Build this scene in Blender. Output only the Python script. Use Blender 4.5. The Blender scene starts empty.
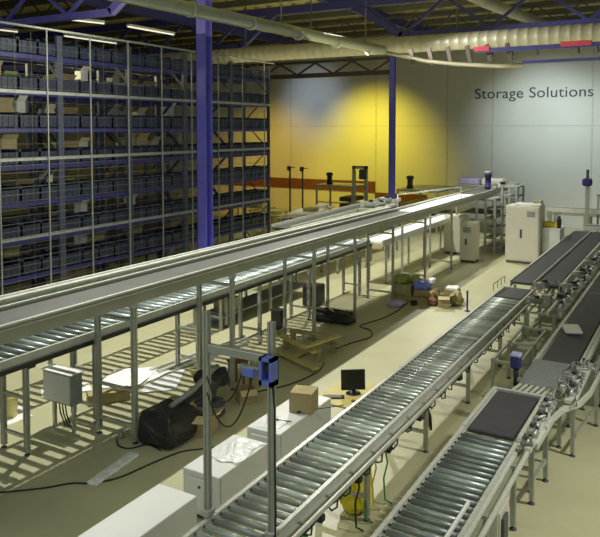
import bpy, math, random
from mathutils import Vector, Matrix
random.seed(7)
C = bpy.context.scene.collection
PI = math.pi

# ------------------------------------------------------------ materials
def mat(name, col, rough=.6, metal=0., var=.12, scale=6., bump=0., bscale=40., emit=None, alpha=None, trans=0.):
    m = bpy.data.materials.new(name); m.use_nodes = True
    nt = m.node_tree; b = nt.nodes['Principled BSDF']
    b.inputs['Roughness'].default_value = rough; b.inputs['Metallic'].default_value = metal
    tc = nt.nodes.new('ShaderNodeTexCoord')
    nz = nt.nodes.new('ShaderNodeTexNoise'); nz.inputs['Scale'].default_value = scale; nz.inputs['Detail'].default_value = 4
    nt.links.new(tc.outputs['Object'], nz.inputs['Vector'])
    rp = nt.nodes.new('ShaderNodeValToRGB')
    rp.color_ramp.elements[0].position = .3; rp.color_ramp.elements[1].position = .7
    rp.color_ramp.elements[0].color = tuple(c*(1-var) for c in col)+(1,)
    rp.color_ramp.elements[1].color = tuple(min(1, c*(1+var)) for c in col)+(1,)
    nt.links.new(nz.outputs['Fac'], rp.inputs['Fac']); nt.links.new(rp.outputs['Color'], b.inputs['Base Color'])
    if bump:
        n2 = nt.nodes.new('ShaderNodeTexNoise'); n2.inputs['Scale'].default_value = bscale
        nt.links.new(tc.outputs['Object'], n2.inputs['Vector'])
        bp = nt.nodes.new('ShaderNodeBump'); bp.inputs['Strength'].default_value = bump; bp.inputs['Distance'].default_value = .02
        nt.links.new(n2.outputs['Fac'], bp.inputs['Height']); nt.links.new(bp.outputs['Normal'], b.inputs['Normal'])
    if emit:
        b.inputs['Emission Color'].default_value = tuple(emit[:3])+(1,); b.inputs['Emission Strength'].default_value = emit[3]
    if trans: b.inputs['Transmission Weight'].default_value = trans
    if alpha is not None: b.inputs['Alpha'].default_value = alpha
    return m
def holes_mat(name, col, sx, sy):
    m = mat(name, col, .45, .5, .1)
    nt = m.node_tree; b = nt.nodes['Principled BSDF']
    tc = nt.nodes.new('ShaderNodeTexCoord'); mp = nt.nodes.new('ShaderNodeMapping'); mp.inputs['Scale'].default_value = (sx, sy, 1)
    nt.links.new(tc.outputs['Object'], mp.inputs['Vector'])
    v = nt.nodes.new('ShaderNodeTexVoronoi'); v.inputs['Randomness'].default_value = 0; v.inputs['Scale'].default_value = 1
    nt.links.new(mp.outputs['Vector'], v.inputs['Vector'])
    r = nt.nodes.new('ShaderNodeValToRGB'); r.color_ramp.elements[0].position = .28; r.color_ramp.elements[1].position = .34
    r.color_ramp.elements[0].color = (.05, .06, .06, 1); r.color_ramp.elements[1].color = tuple(col)+(1,)
    nt.links.new(v.outputs['Distance'], r.inputs['Fac']); nt.links.new(r.outputs['Color'], b.inputs['Base Color'])
    return m
def rmat(name, col, rough, metal):   # each roller a little lighter or darker than the next
    m = mat(name, col, rough, metal, .12, 5); nt = m.node_tree; b = nt.nodes['Principled BSDF']
    oi = nt.nodes.new('ShaderNodeObjectInfo'); r = nt.nodes.new('ShaderNodeMapRange')
    r.inputs[3].default_value = .62; r.inputs[4].default_value = 1.45
    pw = nt.nodes.new('ShaderNodeMath'); pw.operation = 'POWER'; pw.inputs[1].default_value = 1.6
    nt.links.new(oi.outputs['Random'], pw.inputs[0]); nt.links.new(pw.outputs[0], r.inputs[0])
    mx = nt.nodes.new('ShaderNodeVectorMath'); mx.operation = 'SCALE'
    src = b.inputs['Base Color'].links[0].from_socket
    nt.links.new(src, mx.inputs[0]); nt.links.new(r.outputs[0], mx.inputs['Scale']); nt.links.new(mx.outputs[0], b.inputs['Base Color'])
    return m
M = dict(
 floor=mat('floor_epoxy', (.50,.49,.31), .42, 0, .07, 1.2),
 wall=mat('wall_paint', (.60,.60,.52), .8, 0, .03, .6),
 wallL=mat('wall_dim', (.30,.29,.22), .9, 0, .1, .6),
 seam=mat('seam', (.50,.50,.43), .8), band=mat('orange_band', (.15,.05,.012), .6, 0, .1, 2),
 deck=mat('roof_deck', (.46,.43,.20), .8, 0, .15, 1.5), purlin=mat('purlin', (.10,.10,.08), .6),
 blue=mat('blue_steel', (.13,.125,.60), .45, 0, .1, 2), dblue=mat('dark_blue_steel', (.03,.03,.17), .5, 0, .15, 2),
 brown=mat('brown_steel', (.07,.05,.045), .6), duct=mat('duct', (.35,.34,.27), .5, .3, .1, 3), pipe=mat('pipe', (.33,.36,.29), .4, .5, .1, 5),
 galv=mat('galvanised', (.50,.52,.48), .38, .65, .12, 12), alu=mat('aluminium', (.44,.46,.40), .42, .45, .08, 8),
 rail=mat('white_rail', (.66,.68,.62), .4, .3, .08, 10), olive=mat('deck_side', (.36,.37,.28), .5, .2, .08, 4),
 roller=rmat('roller', (.54,.60,.57), .36, .5), rollerd=rmat('zinc_roller', (.36,.42,.41), .38, .5),
 axle=mat('axle', (.03,.03,.03), .6), belt=mat('dark_belt', (.055,.055,.065), .6, 0, .12, 4), gbelt=mat('grey_belt', (.10,.105,.10), .55, 0, .1, 3),
 wbelt=mat('white_belt', (.92,.93,.90), .5, 0, .02), cab=mat('cabinet_white', (.66,.68,.66), .45, 0, .03, 3), cream=mat('cabinet_cream', (.62,.60,.50), .5, 0, .03, 2),
 dark=mat('dark_plastic', (.02,.02,.022), .35, 0, .3), dgrey=mat('dark_grey', (.07,.07,.075), .5), grey=mat('grey', (.28,.29,.28), .5),
 card=mat('cardboard', (.38,.31,.15), .8, 0, .1, 5), cardl=mat('cardboard_light', (.58,.50,.28), .8, 0, .1, 5),
 wood=mat('wood', (.38,.35,.16), .7, 0, .2, 9), rwood=mat('red_wood', (.20,.08,.045), .7, 0, .2, 9), ply=mat('plywood', (.58,.50,.18), .6, 0, .08, 6),
 paper=mat('paper', (.85,.86,.86), .7, 0, .03), plastic=mat('clear_plastic', (.82,.85,.86), .15, 0, .12, 14, .8, 25),
 yellow=mat('yellow_plastic', (.80,.68,.03), .4, 0, .15, 14, .6, 30), ybin=mat('bucket', (.62,.58,.22), .5), bluep=mat('blue_plastic', (.16,.22,.72), .4, 0, .15, 10),
 crate=mat('crate_blue', (.028,.038,.075), .5, 0, .2, 8), crated=mat('crate_dark', (.035,.04,.05), .5, 0, .2, 8),
 tube=mat('tube_glow', (.9,.9,.85), .5, 0, 0, 1, emit=(1, .97, .80, .9)), red=mat('red', (.42,.04,.07), .5), cable=mat('cable', (.02,.02,.02), .5),
 green=mat('green_wire', (.05,.25,.06), .5), lilac=mat('lilac', (.45,.43,.72), .5), ink=mat('ink', (.03,.035,.045), .6),
 plate=holes_mat('perforated_plate', (.42,.45,.47), 34, 34), screen=mat('screen', (.012,.013,.012), .25), lgreen=mat('lime', (.34,.40,.10), .7, 0, .3, 14),
 orange=mat('orange', (.55,.22,.05), .6), rackpost=mat('rack_post', (.07,.08,.13), .5, .2), wire=mat('fence_wire', (.20,.21,.18), .5, .3), fence=mat('fence_rail', (.34,.36,.35), .5, .3),
)

# ------------------------------------------------------------ mesh builder (world coordinates)
class MB:
    def __init__(s): s.v = []; s.f = []; s.sm = []
    def _add(s, vs, fs, smooth=False):
        n = len(s.v); s.v += [Vector(v) for v in vs]; s.f += [tuple(i+n for i in f) for f in fs]; s.sm += [smooth]*len(fs); return s
    def hexa(s, p):   # 8 points: bottom 4 ccw, top 4 ccw
        return s._add(p, [(3,2,1,0),(4,5,6,7),(0,1,5,4),(1,2,6,5),(2,3,7,6),(3,0,4,7)])
    def box(s, x0, x1, y0, y1, z0, z1, b=0.):
        if b > 0:
            b = min(b, (x1-x0)*.45, (y1-y0)*.45, (z1-z0)*.45)
            vs = []; 
            for (z, i) in ((z0, b), (z0+b, 0), (z1-b, 0), (z1, b)):
                k = b
                pts = [(x0+k,y0),(x1-k,y0),(x1,y0+k),(x1,y1-k),(x1-k,y1),(x0+k,y1),(x0,y1-k),(x0,y0+k)]
                cx, cy = (x0+x1)/2, (y0+y1)/2
                for (x, y) in pts:
                    if i:
                        x = min(max(x, x0+i), x1-i); y = min(max(y, y0+i), y1-i)
                    vs.append((x, y, z))
            fs = [tuple(range(7,-1,-1)), tuple(range(24,32))]
            for r in range(3):
                for k in range(8):
                    a = r*8+k; c = r*8+(k+1) % 8
                    fs.append((a, c, c+8, a+8))
            return s._add(vs, fs)
        return s.hexa([(x0,y0,z0),(x1,y0,z0),(x1,y1,z0),(x0,y1,z0),(x0,y0,z1),(x1,y0,z1),(x1,y1,z1),(x0,y1,z1)])
    def beam(s, a, b, w, h, up=(0,0,1)):   # rectangular bar a->b
        a = Vector(a); b = Vector(b); d = (b-a).normalized(); u = Vector(up)
        if abs(d.dot(u)) > .98: u = Vector((0,1,0))
        r = d.cross(u).normalized()*w/2; t = r.cross(d).normalized()*h/2
        return s.hexa([a-r-t, a+r-t, b+r-t, b-r-t, a-r+t, a+r+t, b+r+t, b-r+t])
    def tube(s, pts, r, n=8, cap=True):
        pts = [Vector(p) for p in pts]; rings = []; u = None; vs = []; fs = []
        for i, p in enumerate(pts):
            d = (pts[min(i+1, len(pts)-1)]-pts[max(i-1, 0)])
            d = d.normalized() if d.length > 1e-9 else Vector((0,0,1))
            if u is None: u = d.orthogonal().normalized()
            else:
                u = u-d*u.dot(d); u = u.normalized() if u.length > 1e-6 else d.orthogonal().normalized()
            w = d.cross(u); rr = r[i] if isinstance(r, (list, tuple)) else r
            vs += [p+(u*math.cos(2*PI*k/n)+w*math.sin(2*PI*k/n))*rr for k in range(n)]
        for i in range(len(pts)-1):
            for k in range(n):
                a = i*n+k; c = i*n+(k+1) % n
                fs.append((a, c, c+n, a+n))
        s._add(vs, fs, True)
        if cap:
            m = len(s.v)-len(vs)
            s.f += [tuple(m+k for k in range(n-1,-1,-1)), tuple(m+len(vs)-n+k for k in range(n))]; s.sm += [False, False]
        return s
    def lathe(s, c, prof, n=16):   # prof: (r, z) list around vertical axis at c
        return s.tube([(c[0], c[1], c[2]+z) for r, z in prof], [max(r, .0005) for r, z in prof], n) if False else s._lathe(c, prof, n)
    def _lathe(s, c, prof, n):
        vs = [(c[0]+r*math.cos(2*PI*k/n), c[1]+r*math.sin(2*PI*k/n), c[2]+z) for r, z in prof for k in range(n)]
        fs = [(i*n+k, i*n+(k+1) % n, (i+1)*n+(k+1) % n, (i+1)*n+k) for i in range(len(prof)-1) for k in range(n)]
        s._add(vs, fs, True)
        m = len(s.v)-len(vs)
        s.f += [tuple(m+k for k in range(n-1,-1,-1)), tuple(m+len(vs)-n+k for k in range(n))]; s.sm += [False]*2
        return s
    def prism(s, poly, axis, a, b):  # poly 2-D extruded along axis from a to b
        n = len(poly)
        def P(u, v, t): return {'x': (t,u,v), 'y': (u,t,v), 'z': (u,v,t)}[axis]
        vs = [P(u, v, a) for u, v in poly]+[P(u, v, b) for u, v in poly]
        return s._add(vs, [tuple(range(n-1,-1,-1)), tuple(range(n, 2*n))]+[(k,(k+1)%n,(k+1)%n+n,k+n) for k in range(n)])
    def sheet(s, fn, nu, nv, thick=.004):
        vs = [Vector(fn(i/nu, j/nv)) for j in range(nv+1) for i in range(nu+1)]
        fs = [(j*(nu+1)+i, j*(nu+1)+i+1, (j+1)*(nu+1)+i+1, (j+1)*(nu+1)+i) for j in range(nv) for i in range(nu)]
        return s._add(vs, fs, True)
    def rot(s, c, az=0., ax=0., ay=0.):
        R = Matrix.Translation(c) @ Matrix.Rotation(az,4,'Z') @ Matrix.Rotation(ay,4,'Y') @ Matrix.Rotation(ax,4,'X') @ Matrix.Translation(-Vector(c))
        s.v = [R @ v for v in s.v]; return s
    def crumple(s, amt, seed=1):
        from mathutils import noise
        s.v = [v+noise.noise_vector(v*5+Vector((seed*9.1,0,0)))*amt+noise.noise_vector(v*14+Vector((seed,0,0)))*amt*.45 for v in s.v]; return s
    def build(s, name, m, parent=None, label=None, cat=None, group=None, kind=None):
        if parent is None:
            xs = [v.x for v in s.v]; ys = [v.y for v in s.v]
            o0 = Vector(((min(xs)+max(xs))/2, (min(ys)+max(ys))/2, min(v.z for v in s.v)))
        else:
            o0 = Vector(WORLD[parent.name])
        me = bpy.data.meshes.new(name); me.from_pydata([v-o0 for v in s.v], [], s.f); me.update()
        import bmesh
        bm = bmesh.new(); bm.from_mesh(me); bmesh.ops.recalc_face_normals(bm, faces=bm.faces); bm.to_mesh(me); bm.free()
        me.polygons.foreach_set('use_smooth', s.sm)
        me.materials.append(M[m] if isinstance(m, str) else m)
        o = bpy.data.objects.new(name, me); C.objects.link(o)
        if parent is None: o.location = o0
        else: o.parent = parent
        WORLD[o.name] = tuple(o0)
        tag(o, label, cat, group, kind)
        return o
WORLD = {}
def tag(o, label=None, cat=None, group=None, kind=None):
    if label: o['label'] = label
    if cat: o['category'] = cat
    if group: o['group'] = group
    if kind: o['kind'] = kind
def thing(name, label, cat, loc, group=None):
    o = bpy.data.objects.new(name, None); C.objects.link(o); o.location = loc; o.empty_display_size = .1
    WORLD[o.name] = tuple(loc); tag(o, label, cat, group); return o
def copy_tree(o, d, label=None, group=None, parent=None):
    c = o.copy(); C.objects.link(c)
    if parent is None:
        c.location = Vector(o.location)+Vector(d)
        if label: c['label'] = label
        if group: c['group'] = group
    else: c.parent = parent
    for ch in list(o.children):
        copy_tree(ch, d, parent=c)
    return c
def rep(proto, d, parent):   # copy of a part shifted by d
    c = proto.copy(); C.objects.link(c); c.parent = parent; c.location = Vector(proto.location)+Vector(d); return c
def struct(name, mb, m): return mb.build(name, m, kind='structure')

# ------------------------------------------------------------ room shell
WY = 36.
struct('floor', MB().box(-32, 12, -6, WY+.2, -.2, 0), 'floor')
struct('wall_back', MB().box(-32, 12, WY, WY+.25, 0, 10.2), 'wall')
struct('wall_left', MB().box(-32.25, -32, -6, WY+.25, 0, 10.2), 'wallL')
ceil = MB()
x = -32.
while x < 12:      # trapezoid sheet, ribs running toward the back wall
    ceil.prism([(x,10.0),(x+.12,9.9),(x+.32,9.9),(x+.44,10.0),(x+.62,10.0),(x+.62,10.06),(x,10.06)], 'y', 3, WY); x += .62
struct('ceiling', ceil, 'deck')
sm = MB()
for X_ in (-27,-21.41,-15.89,-11.8,-9.4,-4.66,-.4): sm.box(X_-.035, X_+.035, WY-.02, WY, 0, 9.9)
sm.box(-32, 12, WY-.015, WY, 4.95, 4.99)
struct('trim_1', sm, 'seam')
struct('trim_2', MB().box(-32, -15.9, WY-.08, WY, 1.28, 1.86), 'band')
struct('trim_3', MB().box(-15.9, -12.9, WY-.08, WY, .5, 1.25), 'band')
n = 4
for Yp in [8.4+2.1*i for i in range(13)]:
    struct('trim_%d' % n, MB().box(-32, 12, Yp-.06, Yp+.06, 9.66, 9.9), 'purlin'); n += 1

# wall lettering
cu = bpy.data.curves.new('lettering', 'FONT'); cu.body = 'Storage Solutions'; cu.size = .74; cu.extrude = .012; cu.space_character = 1.04
tmp = bpy.data.objects.new('tmp', cu); C.objects.link(tmp); bpy.context.view_layer.update()
me = bpy.data.meshes.new_from_object(tmp.evaluated_get(bpy.context.evaluated_depsgraph_get()))
C.objects.unlink(tmp); bpy.data.objects.remove(tmp)
w = max(v.co.x for v in me.vertices)
for v in me.vertices: v.co.x *= 5.72/w
me.materials.clear(); me.materials.append(M['ink'])
import bmesh
t = thing('wall_lettering', 'dark thin lettering reading Storage Solutions on the pale back wall', 'sign', (-10.36, WY-.014, 6.36))
xs = sorted(v.co.x for v in me.vertices); gap, cut = max((xs[i+1]-xs[i], (xs[i+1]+xs[i])/2) for i in range(len(xs)-1))
for side in (0, 1):
    b_ = bmesh.new(); b_.from_mesh(me)
    bmesh.ops.delete(b_, geom=[v for v in b_.verts if (v.co.x > cut) == (side == 0)], context='VERTS')
    m2 = bpy.data.meshes.new('word'); b_.to_mesh(m2); b_.free(); m2.materials.append(M['ink'])
    o2 = bpy.data.objects.new('word', m2); C.objects.link(o2); o2.parent = t; o2.rotation_euler = (PI/2, 0, 0)

# ------------------------------------------------------------ columns
def column(X_, Y_, w, label, top=9.66):
    o = thing('steel_column', label, 'column', (X_, Y_, 0))
    s = MB(); h = w/2; t = .035     # I-section: two flanges and a web
    s.box(X_-h, X_+h, Y_-h, Y_-h+t, .03, top).box(X_-h, X_+h, Y_+h-t, Y_+h, .03, top).box(X_-t/2, X_+t/2, Y_-h+t, Y_+h-t, .03, top)
    s.box(X_-h, X_-h+.015, Y_-h, Y_+h, .03, top)
    s.build('shaft', 'blue', o)
    MB().box(X_-h-.07, X_+h+.07, Y_-h-.07, Y_+h+.07, 0, .03).build('base_plate', 'dblue', o)
column(-11.85, 15.3, .31, 'thick blue steel column standing in front of the blue bin rack')
column(-11.85, 28.6, .23, 'slimmer looking blue steel column farther back, by the yellow lit wall', 7.95)

# ------------------------------------------------------------ roof trusses
def chord(p, q, w, h): return MB().beam(p, q, w, h)
def truss(Y_, label, segs, m='blue', w=.16, zb=8.0, zt=9.22, step=2.95, x0=-32, x1=12, phase=0., top=True):
    o = thing('roof_truss', label, 'truss', ((x0+x1)/2, Y_, zb))
    if top: chord((x0, Y_, zt), (x1, Y_, zt), .22, .26 if zt > 9 else .12).build('top_chord', m, o)
    for a, b in segs:
        s = MB(); s.beam((a, Y_, zb), (b, Y_, zb), .2, .2)
        if a > x0+.1: s.beam((a-1.7, Y_, zt-.05), (a+.08, Y_, zb), .2, .24)
        if b < x1-.1: s.beam((b-.08, Y_, zb), (b+1.5, Y_, zt-.05), .2, .24)
        s.build('bottom_chord', m, o)
        k = a+.15+phase
        while k < b-.2:
            for sgn in (-1, 1):
                xt = k+sgn*step/2
                if x0 < xt < x1: MB().beam((k, Y_, zb+.05), (xt, Y_, zt-.05), w*.6, w*.6).build('brace', m, o)
            k += step
    return o
truss(22.7, 'deep blue roof truss directly above the farther steel column', [(-32, -15.7), (-9.15, 12)], 'dblue')
truss(28.6, 'thin brown roof truss ending at the farther blue column', [(-32, -11.9)], 'brown', w=.13, zb=7.28, zt=7.9, step=1.9, x1=-11.8)
truss(15.3, 'blue roof truss nearest the camera, above the thick column', [(-32, -15.2), (-7.8, 12)], 'blue', zb=8.25, zt=9.4)
for (p, q, lab) in (((-11.85,12.25,9.5), (-11.85,36,9.5), 'blue roof girder running to the back wall over the row of columns'),
                    ((-1.5,12.25,9.3), (-1.5,36,9.3), 'blue roof girder running to the back wall at the right side'),
                    ((-17.5,8,9.0), (-17.5,36,9.0), 'blue roof girder running above the blue bin rack')):
    MB().beam(p, q, .2, .35).build('roof_girder', 'dblue', label=lab, cat='girder')
# brown joists between the trusses
for Yj, zb in ((27.5, 8.75), (17.5, 8.85)):
    o = thing('roof_joist', 'dark open web joist under the roof deck %s' % ('between the two far trusses' if Yj > 20 else 'ahead of the farther steel column'), 'joist', (-12, Yj, zb))
    MB().beam((-32, Yj, zb), (12, Yj, zb), .09, .09).build('bottom_chord', 'brown', o)
    MB().beam((-32, Yj, zb+.7), (12, Yj, zb+.7), .09, .09).build('top_chord', 'brown', o)
    z = MB(); k = -32; up = 0
    while k < 11.2:
        z.beam((k, Yj, zb+.7*up), (k+.8, Yj, zb+.7*(1-up)), .05, .05); k += .8; up = 1-up
    z.build('web', 'brown', o)

# ------------------------------------------------------------ ducts, pipes, tray
o = thing('air_duct', 'large round ribbed air duct crossing the hall below the blue truss', 'duct', (-9, 22.0, 7.2))
d = MB(); pts = []; rr = []
k = -24.
while k < 10:
    pts += [(k, 21.9, 7.58), (k+.10, 21.9, 7.58), (k+.13, 21.9, 7.58), (k+.16, 21.9, 7.58)]; rr += [.27, .27, .285, .27]; k += .3
d.tube(pts, rr, 20).build('duct_shell', 'duct', o)
for k in (-15, -12.2, -6.9, -2.6):
    MB().tube([(k, 21.9, 7.8), (k, 21.9, 9.6)], .025, 6).build('hanger_rod', 'dgrey', o)
o = thing('long_pipe', 'long silver pipe running under the roof from upper left to the air duct', 'pipe', (-9.2, 16, 7.2))
MB().tube([(-9.2, 5.5, 7.22), (-9.2, 12, 7.25), (-9.2, 21.4, 7.38)], .15, 16).build('pipe_shell', 'pipe', o)
for k in range(7): MB().tube([(-9.2, 7.0+k*2.2, 7.225+.01*k), (-9.2, 7.08+k*2.2, 7.225+.01*k)], .165, 16).build('coupling', 'galv', o)
for k in (9.5, 15, 20): MB().tube([(-9.2, k, 7.35), (-9.2, k, 9.9)], .02, 6).build('hanger_rod', 'dgrey', o)
MB().tube([(-6.5, 21.5, 9.02), (-6.41, 23.3, 9.0), (-5.7, 29.7, 9.0), (-5.4, 33, 9.0)], .2, 16).build('ventilation_pipe', 'duct', label='pale ventilation pipe slanting under the roof at the upper right', cat='pipe')
o = thing('lighting_track', 'curved pale track with dark clamps hanging below the air duct', 'track', (-6.5, 21, 6.7))
MB().tube([(-8.9, 21, 7.25), (-8.3, 21, 7.10), (-7.6, 21, 6.92), (-6.6, 21, 6.78), (-5.3, 21, 6.66), (-4.6, 21, 6.66)], .06, 8).build('rail', 'duct', o)
for k in (-8.1, -7.5, -6.9, -6.3, -5.7, -5.1):
    MB().beam((k, 21, 7.32), (k+.12, 21, 6.80), .08, .12).build('clamp', 'brown', o)
o = thing('crane_rail', 'dark blue double rail with two red bands below the duct at the right', 'rail', (-3, 20.8, 6.7))
MB().beam((-6.0, 20.8, 7.12), (3, 20.8, 7.12), .1, .13).build('upper_beam', 'dblue', o)
MB().beam((-4.6, 20.8, 6.72), (3, 20.8, 6.72), .08, .09).build('lower_beam', 'dblue', o)
for a in (-6.0, -3.55): MB().box(a, a+.45 if a < -4 else a+.8, 20.73, 20.87, 7.10, 7.24).build('red_band', 'red', o, label='red band')
for a in (-5.5, -4.9, -4.2, -3.1, -2.6, -2.1): MB().tube([(a, 20.8, 7.08), (a+.03, 20.8, 6.9)], .03, 6).build('hook', 'dark', o)

# fluorescent battens over the rack
def batten(x0, y0, x1, y1, z, label):
    o = thing('fluorescent_light', label, 'light', ((x0+x1)/2, (y0+y1)/2, z))
    MB().beam((x0,y0,z+.06), (x1,y1,z+.06), .14, .07).build('housing', 'rail', o)
    MB().tube([(x0,y0,z), (x1,y1,z)], .022, 8).build('light_tube', 'tube', o)
    for t_ in (.15, .85):
        xa, ya = x0+(x1-x0)*t_, y0+(y1-y0)*t_
        MB().tube([(xa, ya, z+.09), (xa, ya, 9.9)], .01, 5).build('hanger_wire', 'dgrey', o)
batten(-17.9, 15.4, -17.4, 17.1, 8.3, 'lit fluorescent tube below the roof, left one of the two large ones')
batten(-17.2, 18.0, -17.2, 20.4, 8.3, 'fluorescent tube nearest the thick blue column')
batten(-21.0, 18.6, -21.0, 21.3, 8.3, 'long lit fluorescent tube just above the rack top rail')
batten(-21.9, 15.0, -21.6, 17.0, 8.3, 'lit fluorescent tube cut off by the left picture edge')

# ------------------------------------------------------------ blue bin rack
LV = [.71+.82*i for i in range(8)]
RX = -13.0; BAY = 2.27; RY0 = 6.83
def make_bay(x, y, label):
    o = thing('storage_rack', label, 'rack', (x-.55, y+BAY/2, 0), 'rack bays')
    for (px, py) in ((x-.04, y+.04), (x-.04, y+BAY-.04), (x-1.06, y+.04), (x-1.06, y+BAY-.04)):
        s = MB().box(px-.04, px+.04, py-.04, py+.04, .01, 6.95); s.box(px-.04, px+.04, py-.04, py+.04, 0, .01); s.build('upright', 'rackpost', o)
    for z in LV:
        for px in (x-.04, x-1.06):
            MB().box(px-.025, px+.025, y+.08, y+BAY-.08, z-.09, z).build('shelf_beam', 'dblue', o)
        s = MB(); s.box(x-1.03, x-.07, y+.03, y+BAY-.03, z, z+.02)
        s.build('shelf', 'rackpost', o)
    for py in (y+.04, y+BAY-.04):
        s = MB(); z = .3; k = 0
        while z < 6.2:
            s.beam((x-.04-1.02*(k % 2), py, z), (x-1.06+1.02*(k % 2), py, z+.95), .03, .03); z += .95; k += 1
        s.build('side_brace', 'rackpost', o)
    return o
bay = make_bay(RX, RY0, 'blue beamed storage rack bay at the left picture edge')
names = ['second rack bay from the left picture edge', 'third rack bay from the left picture edge', 'rack bay left of the thick blue column', 'rack bay just behind the thick blue column', 'last rack bay at the open right end of the blue rack']
for i in range(5): copy_tree(bay, (0, BAY*(i+1), 0), names[i])
for i in range(4): copy_tree(bay, (-2.9, BAY*(i+1)+.4, 0), 'storage rack bay of the rear row seen through the front row', 'rack bays of the rear row')
# crates
def make_crate(x, y, z, m, name='storage_bin', L=.50, D=.60, H=.33):
    s = MB()
    s.box(x-D, x, y, y+L, z, z+.02)
    s.box(x-.02, x, y, y+L, z, z+H-.05).box(x-D, x-D+.02, y, y+L, z, z+H).box(x-D, x, y, y+.02, z, z+H).box(x-D, x, y+L-.02, y+L, z, z+H)
    s.box(x-D-.012, x+.012, y-.012, y+.025, z+H-.02, z+H+.01).box(x-D-.012, x+.012, y+L-.025, y+L+.012, z+H-.02, z+H+.01)
    s.box(x, x+.014, y, y+L, z+H*.42, z+H*.50)
    for q in (.2, .5, .8): s.box(x, x+.012, y+L*q-.012, y+L*q+.012, z, z+H-.06)
    return s.build(name, m)
cr = make_crate(RX-.03, RY0+.1, LV[0]+.02, 'crate')
first = True
for i in range(6):
    for li, z in enumerate(LV):
        for k in range(4):
            far = i >= 4
            if first: c = cr; first = False
            else: c = cr.copy(); C.objects.link(c)
            c.location = Vector((RX-.34, RY0+BAY*i+.1+.53*k+.26, z+.02))
            if far:
                c.data = c.data
            tag(c, 'blue open storage bin on a shelf of the rack at left', 'storage bin', 'blue bins on the rack shelves')
            if far or random.random() < .3:    # second bin nested on top / seen as a taller row
                pass
# cartons and odd goods above and behind the bins
protos = []
def make_carton(w, d, h, m):
    s = MB(); s.box(-d, 0, 0, w, 0, h, .01)
    s.box(-d*.5-.03, -d*.5+.03, -.002, w+.002, h-.05, h+.002)
    s.beam((0, 0, h), (.10, -.02, h-.07), w*.02+.004, .004)
    s.prism([(0, h), (.12, h+.06), (.12, h+.066), (0, h+.006)], 'y', 0, w)
    return s
kinds = [(.42,.4,.32,'cardl'), (.30,.35,.26,'cream'), (.5,.4,.22,'card'), (.24,.3,.36,'paper'), (.34,.3,.2,'lgreen'), (.28,.3,.30,'grey')]
cp = {}
GLAB = ['open light brown carton among the rack bins at left', 'cream carton among the rack bins at left', 'flat brown carton among the rack bins at left',
        'tall white carton among the rack bins at left', 'lime green carton among the rack bins at left', 'grey carton among the rack bins at left']
random.seed(11)
for li, z in enumerate(LV):
    if li in (7,): continue
    dens = {6: .95, 5: .9, 4: .95, 3: .8, 2: .6, 1: .5, 0: .4}[li]
    for i in range(5 if li >= 5 else 5):
        y = RY0+BAY*i+.15
        while y < RY0+BAY*(i+1)-.6:
            k = random.choices(range(6), [3,4,2,2,2,1])[0]; w_, d_, h_, m_ = kinds[k]
            if random.random() < dens and not (i == 4 and y > 16.6):
                if k not in cp:
                    c = make_carton(w_, d_, h_, m_).build('carton', m_); cp[k] = c
                else: c = cp[k].copy(); C.objects.link(c)
                c.location = (RX-.83 if h_ < .3 else RX-.84, y+w_/2, z+.02); 
                c.scale = (.75, 1, 1.75 if li > 3 else 1.45)
                tag(c, GLAB[k], 'carton', ['light brown cartons on the rack','cream cartons on the rack','flat brown cartons on the rack','white cartons on the rack','lime cartons on the rack','grey cartons on the rack'][k])
            y += w_+random.uniform(.04, .3)

# safety fence in front of the rack
FX = -12.62
o = thing('safety_fence', 'tall wire fence of thin posts and pale rails in front of the rack', 'fence', (FX, 13.7, 0))
y = 6.9
while y < 20.6:
    MB().box(FX-.013, FX+.013, y-.013, y+.013, 0, 6.98).build('post', 'fence', o); y += 1.26
for z in (5.60, 4.15, 2.45):
    s = MB().box(FX-.05, FX-.02, 6.7, 19.9, z-.035, z+.035); s.build('rail', 'fence', o)
MB().tube([(FX, 6.7, 7.0), (FX, 20.1, 7.0)], .03, 6).build('top_rail', 'fence', o)
s = MB(); z = .3
while z < 4.1: s.box(FX-.003, FX+.003, 6.7, 19.9, z, z+.008); z += .155
while z < 6.8: s.box(FX-.002, FX+.002, 6.7, 19.9, z, z+.004); z += .3
y = 6.9
while y < 19.9: s.box(FX-.002, FX+.002, y, y+.004, .1, 6.9); y += .42
s.build('wire_mesh', 'wire', o)

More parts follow.
